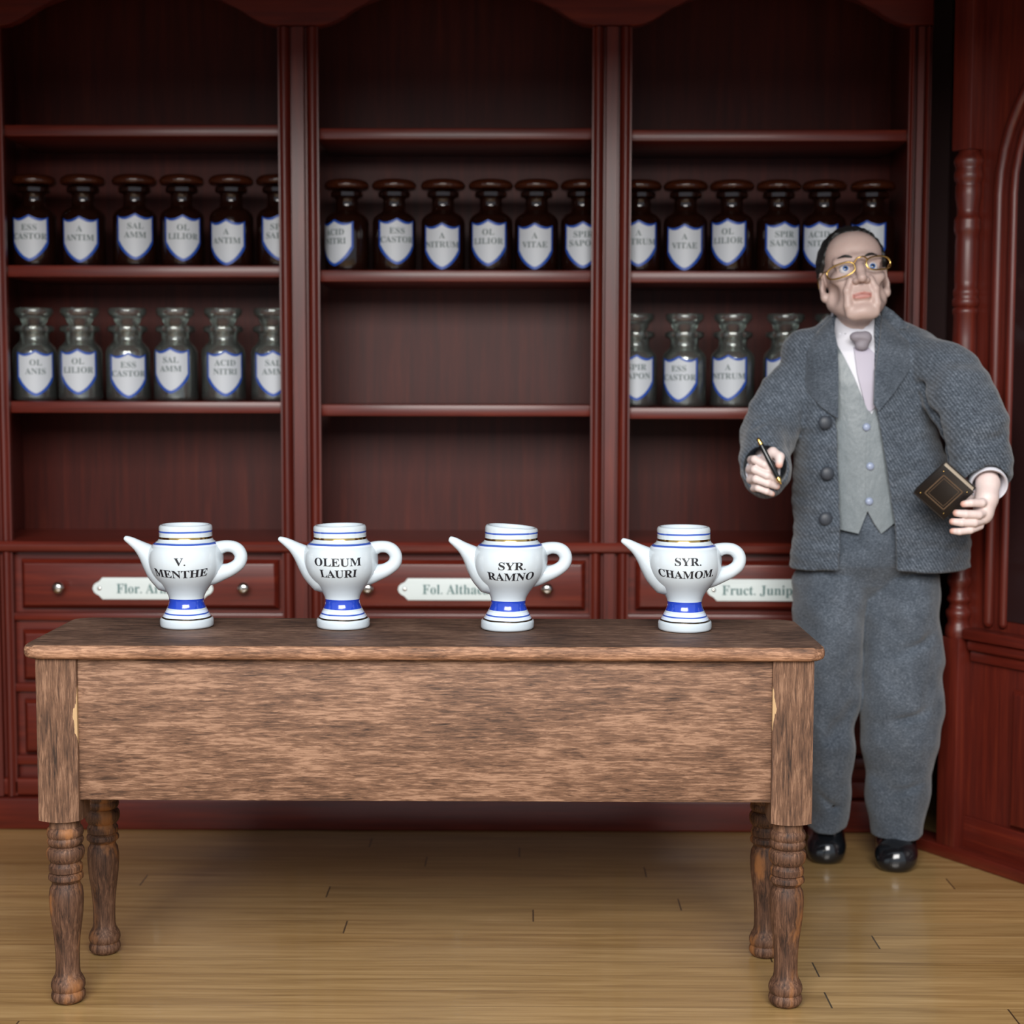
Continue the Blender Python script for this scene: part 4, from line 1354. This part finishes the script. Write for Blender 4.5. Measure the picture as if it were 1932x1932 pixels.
def drape(name, poly, bvh, off, thick, mat, parent, step=5, smooth=40, fall=None):
    """cut a cloth panel to an outline and lay it on a body"""
    bm = BM()
    f = bm.faces.new([bm.verts.new((x, y, 0)) for x, y in poly])
    xs = [p[0] for p in poly]; ys = [p[1] for p in poly]
    for ax_, lo_, hi_ in ((0, min(xs), max(xs)), (1, min(ys), max(ys))):
        v = lo_ + step
        while v < hi_:
            co_ = [0, 0, 0]; no_ = [0, 0, 0]; co_[ax_] = v; no_[ax_] = 1
            bmesh.ops.bisect_plane(bm, geom=bm.verts[:] + bm.edges[:] + bm.faces[:], plane_co=co_, plane_no=no_)
            v += step
    bmesh.ops.triangulate(bm, faces=[f for f in bm.faces if len(f.verts) > 4])
    hits = {}
    for v in bm.verts:
        r = ray(v.co.x, v.co.y)
        o = Vector(at(v.co.x, v.co.y, YM - .45))
        hpt = bvh.ray_cast(o, r.normalized())[0]
        hits[v] = (o, r.normalized(), None if hpt is None else (hpt - o).length)
    ok = [q[2] for q in hits.values() if q[2] is not None]
    for v in list(bm.verts):
        o, r, dd = hits[v]
        if dd is None:
            near = sorted(((w.co - v.co).length, hits[w][2]) for w in hits if hits[w][2] is not None)
            dd = near[0][1] if near else .4
        hits[v] = (o, r, dd)
    new = {v: hits[v][0] + hits[v][1] * (hits[v][2] - off) for v in hits}
    for v, c in new.items(): v.co = c
    bmesh.ops.recalc_face_normals(bm, faces=bm.faces)
    ext = bmesh.ops.extrude_face_region(bm, geom=bm.faces[:])
    for v in [e for e in ext['geom'] if isinstance(e, bmesh.types.BMVert)]:
        v.co.y += thick
    return build(name, bm, mat, parent, smooth, True)


def spot(px, py, bvh, off=0.0):
    r = ray(px, py); o = Vector(at(px, py, YM - .45))
    q = bvh.ray_cast(o, r.normalized())
    return (q[0] if q[0] is not None else Vector(at(px, py, YM - .15))) - r.normalized() * off


J2 = bvh_of(body_me)
lapL = [(1569, 598), (1580, 650), (1582, 700), (1581, 790), (1570, 783), (1548, 766), (1524, 740), (1506, 716), (1498, 692), (1503, 668), (1528, 640), (1552, 616)]
lapR = [(1663, 572), (1686, 588), (1712, 612), (1730, 640), (1736, 658), (1726, 682), (1708, 710), (1686, 742), (1658, 776), (1649, 762), (1651, 700), (1661, 640), (1664, 600)]
for lp in (lapL, lapR):
    drape('lapel', lp, J2, .012, .010, M['tweed_lapel'], JACKET, 6)
for x, y in ((1557, 797), (1561, 893), (1558, 979)):
    c = spot(x, y, J2, .012)
    bm = BM(); ellipsoid(bm, c, (.018, .009, .018)); build('button', bm, M['btn_dark'], JACKET, True, True)

# shirt, waistcoat, tie
srows = [(640, 1618, 74, .01, .072), (665, 1620, 108, .005, .100), (720, 1626, 114, 0, .114), (850, 1638, 116, 0, .124), (960, 1644, 118, 0, .128), (1014, 1646, 118, 0, .130)]
sf = Field(axis((at(1480, 800, YM).x, at(1800, 800, YM).x, .005)), axis((YM - .16, YM + .16, .005)), axis((zr(1018, 0), zr(555, 0), .0035)))
sf.loft(TS(srows), .01, p=2.2)
shirt_me = sf.mesh('drape_shirt', 2)
S_BVH = bvh_of(shirt_me)
crow = [(566, 1617, 45, .012, .066), (595, 1617, 46, .010, .070), (625, 1618, 49, .006, .074), (650, 1619, 56, .002, .080)]
sf.loft(TS(crow), .01, p=2.1)
c2 = Field(*sf.ax); c2.loft(TS(crow, .0075), .0, p=2.1)
sf.d = np.maximum(sf.d, -np.where(sf.ax[2][None, None, :] > zr(640, 0), c2.d, 1))
sf.poly_cut(PX2([(1550, 540), (1560, 582), (1590, 602), (1625, 622), (1650, 592), (1672, 565), (1680, 540)], -.05), YM + .02)
sf.d = np.maximum(sf.d, (zr(960, 0) - sf.ax[2])[None, None, :].astype(np.float32))
SHIRT = link_mesh('shirt', sf.mesh('shirt', 1), M['shirt'], MAN, smooth=True, world=True)
wc = [(1560, 640), (1578, 648), (1592, 672), (1612, 712), (1636, 772), (1646, 782), (1652, 770), (1662, 700), (1705, 700), (1712, 985), (1686, 988), (1663, 1007), (1650, 988), (1637, 964), (1629, 984), (1620, 1007), (1585, 999), (1560, 985)]
WC = drape('waistcoat', wc, S_BVH, .010, .009, M['satin'], MAN, 6)
drape('tie', [(1611, 655), (1638, 655), (1652, 668), (1653, 766), (1640, 778), (1634, 770), (1618, 706)], S_BVH, .0075, .006, M['tie'], MAN, 5)
for x, y in ((1635, 806), (1642, 880), (1640, 946)):
    c = spot(x, y, S_BVH, .012)
    bm = BM(); ellipsoid(bm, c, (.0105, .007, .0105)); build('button', bm, M['btn_light'], WC, True, True)
# placket edge of the waistcoat
drape('placket', [(1637, 775), (1641, 775), (1640, 962), (1634, 968), (1633, 880)], S_BVH, .0115, .004, M['satin'], WC, 8)
kc = Vector(W3(1624, 643, -.105))
bf = Field(axis((kc.x - .06, kc.x + .06, .0022)), axis((kc.y - .04, kc.y + .04, .0025)), axis((kc.z - .05, kc.z + .05, .0022)))
bf.ell((kc.x - .008, kc.y, kc.z + .010), (.021, .014, .014), .008); bf.ell((kc.x + .012, kc.y, kc.z + .008), (.017, .014, .017), .008)
bf.ell((kc.x + .003, kc.y + .002, kc.z - .012), (.018, .013, .014), .008)
bf.cap((kc.x - .026, kc.y - .014, kc.z + .004), (kc.x + .02, kc.y - .015, kc.z - .002), .0022, .0022, .004, 's')
link_mesh('cravat_knot', bf.mesh('knot', 1), M['bow'], MAN, smooth=True, world=True)
# shirt cuffs
for a, c, r in ((W3(1441, 886, -.12), W3(1439, 890, -.224), .044), (W3(1856, 885, -.20), hp(1866, 917, -.283), .047)):
    a = Vector(a); c = Vector(c); n_ = (c - a).normalized()
    bm = BM(); up = n_.orthogonal().normalized(); sd = n_.cross(up)
    rings = []
    for p, rr in ((a, r * .9), (c - n_ * .004, r), (c, r - .002), (c - n_ * .003, r - .006), (a, r * .9 - .006)):
        rings.append([bm.verts.new(p + (up * math.cos(2 * PI * k / 32) + sd * math.sin(2 * PI * k / 32)) * rr) for k in range(32)])
    for A, B_ in zip(rings, rings[1:] + rings[:1]):
        for k in range(32): bm.faces.new((A[k], A[(k + 1) % 32], B_[(k + 1) % 32], B_[k]))
    build('shirt_cuff', bm, M['shirt'], MAN, 50, True)

# trousers
tf = Field(axis((at(1465, 1300, YM).x, at(1800, 1300, YM).x, .0045)), axis((YM - .16, YM + .16, .0045)), axis((zr(1605, 0) , zr(940, 0), .0045)))
def leg_rows(rows): return [(at(c, y, YM).z, at(c, y, YM).x, YM + oy, hw * .00141, ry) for y, c, hw, oy, ry in rows]
tf.loft(leg_rows([(945, 1642, 92, 0, .120), (1000, 1640, 105, 0, .126), (1060, 1637, 130, 0, .120), (1100, 1636, 137, .01, .100), (1128, 1636, 134, .02, .070)]), .01)
legL = [(1080, 1574, 70, 0, .105), (1150, 1563, 66, -.005, .105), (1250, 1563, 64, -.005, .100), (1330, 1566, 58, 0, .092), (1400, 1564, 47, .0, .084), (1470, 1562, 44, .025, .078), (1530, 1566, 41, .045, .074), (1569, 1567, 39, .055, .072)]
legR = [(1080, 1700, 72, 0, .108), (1150, 1699, 74, -.01, .108), (1250, 1700, 78, -.01, .106), (1340, 1699, 80, -.01, .100), (1400, 1697, 71, -.01, .090), (1460, 1697, 60, .0, .082), (1520, 1700, 61, .015, .080), (1580, 1698, 51, .025, .076)]
tf.loft(leg_rows(legL), .008, p=2.0)
tf.loft(leg_rows(legR), .005, p=2.0)
# slanting pulls at the ankles and knees
tf.cap(W3(1650, 1515, -.072), W3(1745, 1480, -.078), .006, .006, .014, 's'); tf.cap(W3(1535, 1495, -.050), W3(1575, 1525, -.034), .007, .007, .016, 's')
tf.cap(W3(1644, 1440, -.084), W3(1674, 1512, -.078), .007, .010, .020, 's')
tf.cap(W3(1566, 1396, -.090), W3(1614, 1342, -.088), .010, .009, .024, 's')
tf.cap(W3(1690, 1240, -.122), W3(1770, 1200, -.10), .006, .006, .022, 's'); tf.cap(W3(1660, 1370, -.112), W3(1750, 1345, -.105), .005, .006, .022, 's')
tf.chain([(W3(1626, 1100, -.12), .006), (W3(1598, 1128, -.13), .006), (W3(1565, 1142, -.12), .004)], .022, 's'); tf.chain([(W3(1636, 1105, -.12), .006), (W3(1675, 1130, -.13), .004)], .022, 's')
tf.chain([(W3(1626, 1090, -.125), .004), (W3(1627, 1200, -.10), .005), (W3(1622, 1320, -.09), .005)], .012, 's')
tf.folds(.0065, (20, 16, 26), 11); tf.folds(.0022, (50, 30, 60), 12)
hol = Field(*tf.ax)
for q in (legL, legR):
    hol.loft([(z if i else z - .02, x, y, rx - .012, ry - .012) for i, (z, x, y, rx, ry) in enumerate(sorted(leg_rows(q)))], .0, p=2.0)
hol.folds(.0065, (20, 16, 26), 11); hol.folds(.0022, (50, 30, 60), 12)
tf.d = np.maximum(tf.d, -np.where(tf.ax[2][None, None, :] < zr(1510, 0), hol.d, 1))
link_mesh('trousers', tf.mesh('trousers', 2), M['tweed_leg'], MAN, smooth=True, world=True)
# shoes
for (px, py, wd), yaw in (((1560, 1634, 38), -4), ((1692, 1650, 41), 5)):
    toe = on_z(px, py, 0)
    hw = wd * .0014
    L_ = .20
    shf = Field(axis((toe.x - .09, toe.x + .09, .004)), axis((toe.y - .03, toe.y + L_ + .06, .004)), axis((-.012, .13, .004)))
    ya_ = lambda t: toe.y + .012 + t * L_
    sk = toe.x / (toe.y + 3.26)
    xa_ = lambda t: toe.x + sk * t * L_
    shf.ell((xa_(.2), ya_(.22), .034), (hw, .056, .046), .01)
    shf.ell((xa_(.1), ya_(.13), .022), (hw * .86, .036, .030), .012)
    shf.ell((xa_(.55), ya_(.55), .042), (hw * .94, .085, .048), .02)
    shf.ell((xa_(.8), ya_(.82), .045), (hw * .82, .060, .050), .02)
    shf.ell((xa_(.65), ya_(.68), .080), (hw * .78, .070, .045), .02)
    ta = (YM + (.055 if yaw < 0 else .045) - toe.y - .012) / L_
    shf.ell((xa_(ta), ya_(ta), .085), (hw * .72, .050, .048), .02)
    shf.d = np.maximum(shf.d, .001 - shf.ax[2][None, None, :])
    so = Field(*shf.ax)
    link_mesh('shoe', shf.mesh('shoe', 2), M['shoe'], MAN, smooth=True, world=True)

# ------------------------------------------------------------------ pen
p0 = Vector(hp(1431, 829, HL - .030)); p1 = Vector(hp(1474, 914, HL - .052))
PEN = empty('pen', p0, 0, 'thin black pen with gold ends held in the man\'s raised hand', 'pen')
d_ = (p1 - p0)
P = lambda t: p0 + d_ * t
bm = BM(); tube(bm, [P(.11), P(.5), P(.86)], [.0062, .0068, .0060], 16); build('barrel', bm, plain('black_lacquer', (.008, .009, .01, 1), .2), PEN, 50, True)
bm = BM(); tube(bm, [P(0), P(.06), P(.115)], [.0045, .0056, .0064], 16); build('end_cap', bm, M['brass'], PEN, 50, True)
bm = BM(); tube(bm, [P(.85), P(.90)], [.0064, .0064], 16, cap_round=False); tube(bm, [P(.90), P(.96), P(1.0)], [.0060, .0035, .0012], 14); build('nib', bm, M['brass'], PEN, 50, True)

# ------------------------------------------------------------------ book
bY = HB + .014
A_, B_, C_ = Vector(hp(1724, 929, bY + .028)), Vector(hp(1786, 883, bY - .030)), Vector(hp(1844, 935, bY - .040))
ux = (C_ - B_).normalized(); uy = (B_ - A_); uy = (uy - ux * uy.dot(ux)).normalized(); un = ux.cross(uy).normalized()
if un.y > 0: un = -un
wd_, ht_ = (C_ - B_).length, (B_ - A_).length
BK = empty('book', A_, 0, 'small black bound book with tan tooled frame held in the man\'s lowered hand', 'book')
fr = Matrix((( ux.x, uy.x, un.x, A_.x), (ux.y, uy.y, un.y, A_.y), (ux.z, uy.z, un.z, A_.z), (0, 0, 0, 1)))
TH = .027
def bbox(nm, a, b_, c, mt, par, bev=.0012):
    bm = BM(); box(bm, a[0], a[1], b_[0], b_[1], c[0], c[1], bev)
    bmesh.ops.transform(bm, matrix=fr, verts=bm.verts); return build(nm, bm, mt, par, 40, True)
leather = plain('dark_leather', (.012, .009, .008, 1), .4)
cov = bbox('cover', (0, wd_), (0, ht_), (-.0025, .0005), leather, BK)
bbox('cover', (0, wd_), (0, ht_), (-TH - .003, -TH), leather, BK)
bbox('spine', (0, wd_), (-.003, .001), (-TH - .003, .0005), leather, BK)
bbox('page_block', (.004, wd_ - .004), (.001, ht_ - .003), (-TH, -.0025), plain('cream_pages', (.55, .46, .35, 1), .8), BK)
tan = plain('tan_tooling', (.12, .075, .045, 1), .5)
bm = BM()
for ins, wl_ in ((.018, .0028), (.025, .0012)):
    for a, b_ in (((ins, wd_ - ins), (ins, ins + wl_)), ((ins, wd_ - ins), (ht_ - ins - wl_, ht_ - ins)), ((ins, ins + wl_), (ins, ht_ - ins)), ((wd_ - ins - wl_, wd_ - ins), (ins, ht_ - ins))):
        box(bm, a[0], a[1], b_[0], b_[1], .0003, .0010, 0)
bmesh.ops.transform(bm, matrix=fr, verts=bm.verts)
build('tooled_frame', bm, tan, cov, False, True)
for a, b_ in ((.012, .012), (wd_ - .012, ht_ - .012), (.012, ht_ - .012), (wd_ - .012, .012)):
    bm = BM(); ellipsoid(bm, fr @ Vector((a, b_, .0006)), (.002, .002, .002), u=10, v=8); build('stud', bm, M['brass'], cov, True, True)

# ------------------------------------------------------------------ light
w = bpy.data.worlds.new('overcast_daylight'); scene.world = w; w.use_nodes = True
bg = w.node_tree.nodes['Background']
bg.inputs[0].default_value = (.78, .88, 1.0, 1)
bg.inputs[1].default_value = WORLD


def area(name, loc, target, size, power, col):
    l = bpy.data.lights.new(name, 'AREA'); l.shape = 'RECTANGLE'; l.size, l.size_y = size; l.energy = power; l.color = col
    o = bpy.data.objects.new(name, l); o.location = loc
    o.rotation_euler = (Vector(target) - Vector(loc)).to_track_quat('-Z', 'Y').to_euler()
    COL.objects.link(o)
    return o


area('window_daylight', (-.2, -4.6, 3.3), (0, .4, .5), (4.0, 2.4), KEY, (1.0, .97, .93))
vs_ = scene.view_settings
scene.display_settings.display_device = 'sRGB'
vs_.view_transform = 'Standard'; vs_.look = 'None'; vs_.gamma = 1.0; vs_.use_curve_mapping = False
vs_.exposure = 0.0
scene.cycles.use_denoising = True
scene.cycles.max_bounces = 10
scene.cycles.transmission_bounces = 8
scene.cycles.transparent_max_bounces = 8
scene.cycles.sample_clamp_indirect = 4.0
scene.cycles.caustics_reflective = False
scene.cycles.caustics_refractive = False
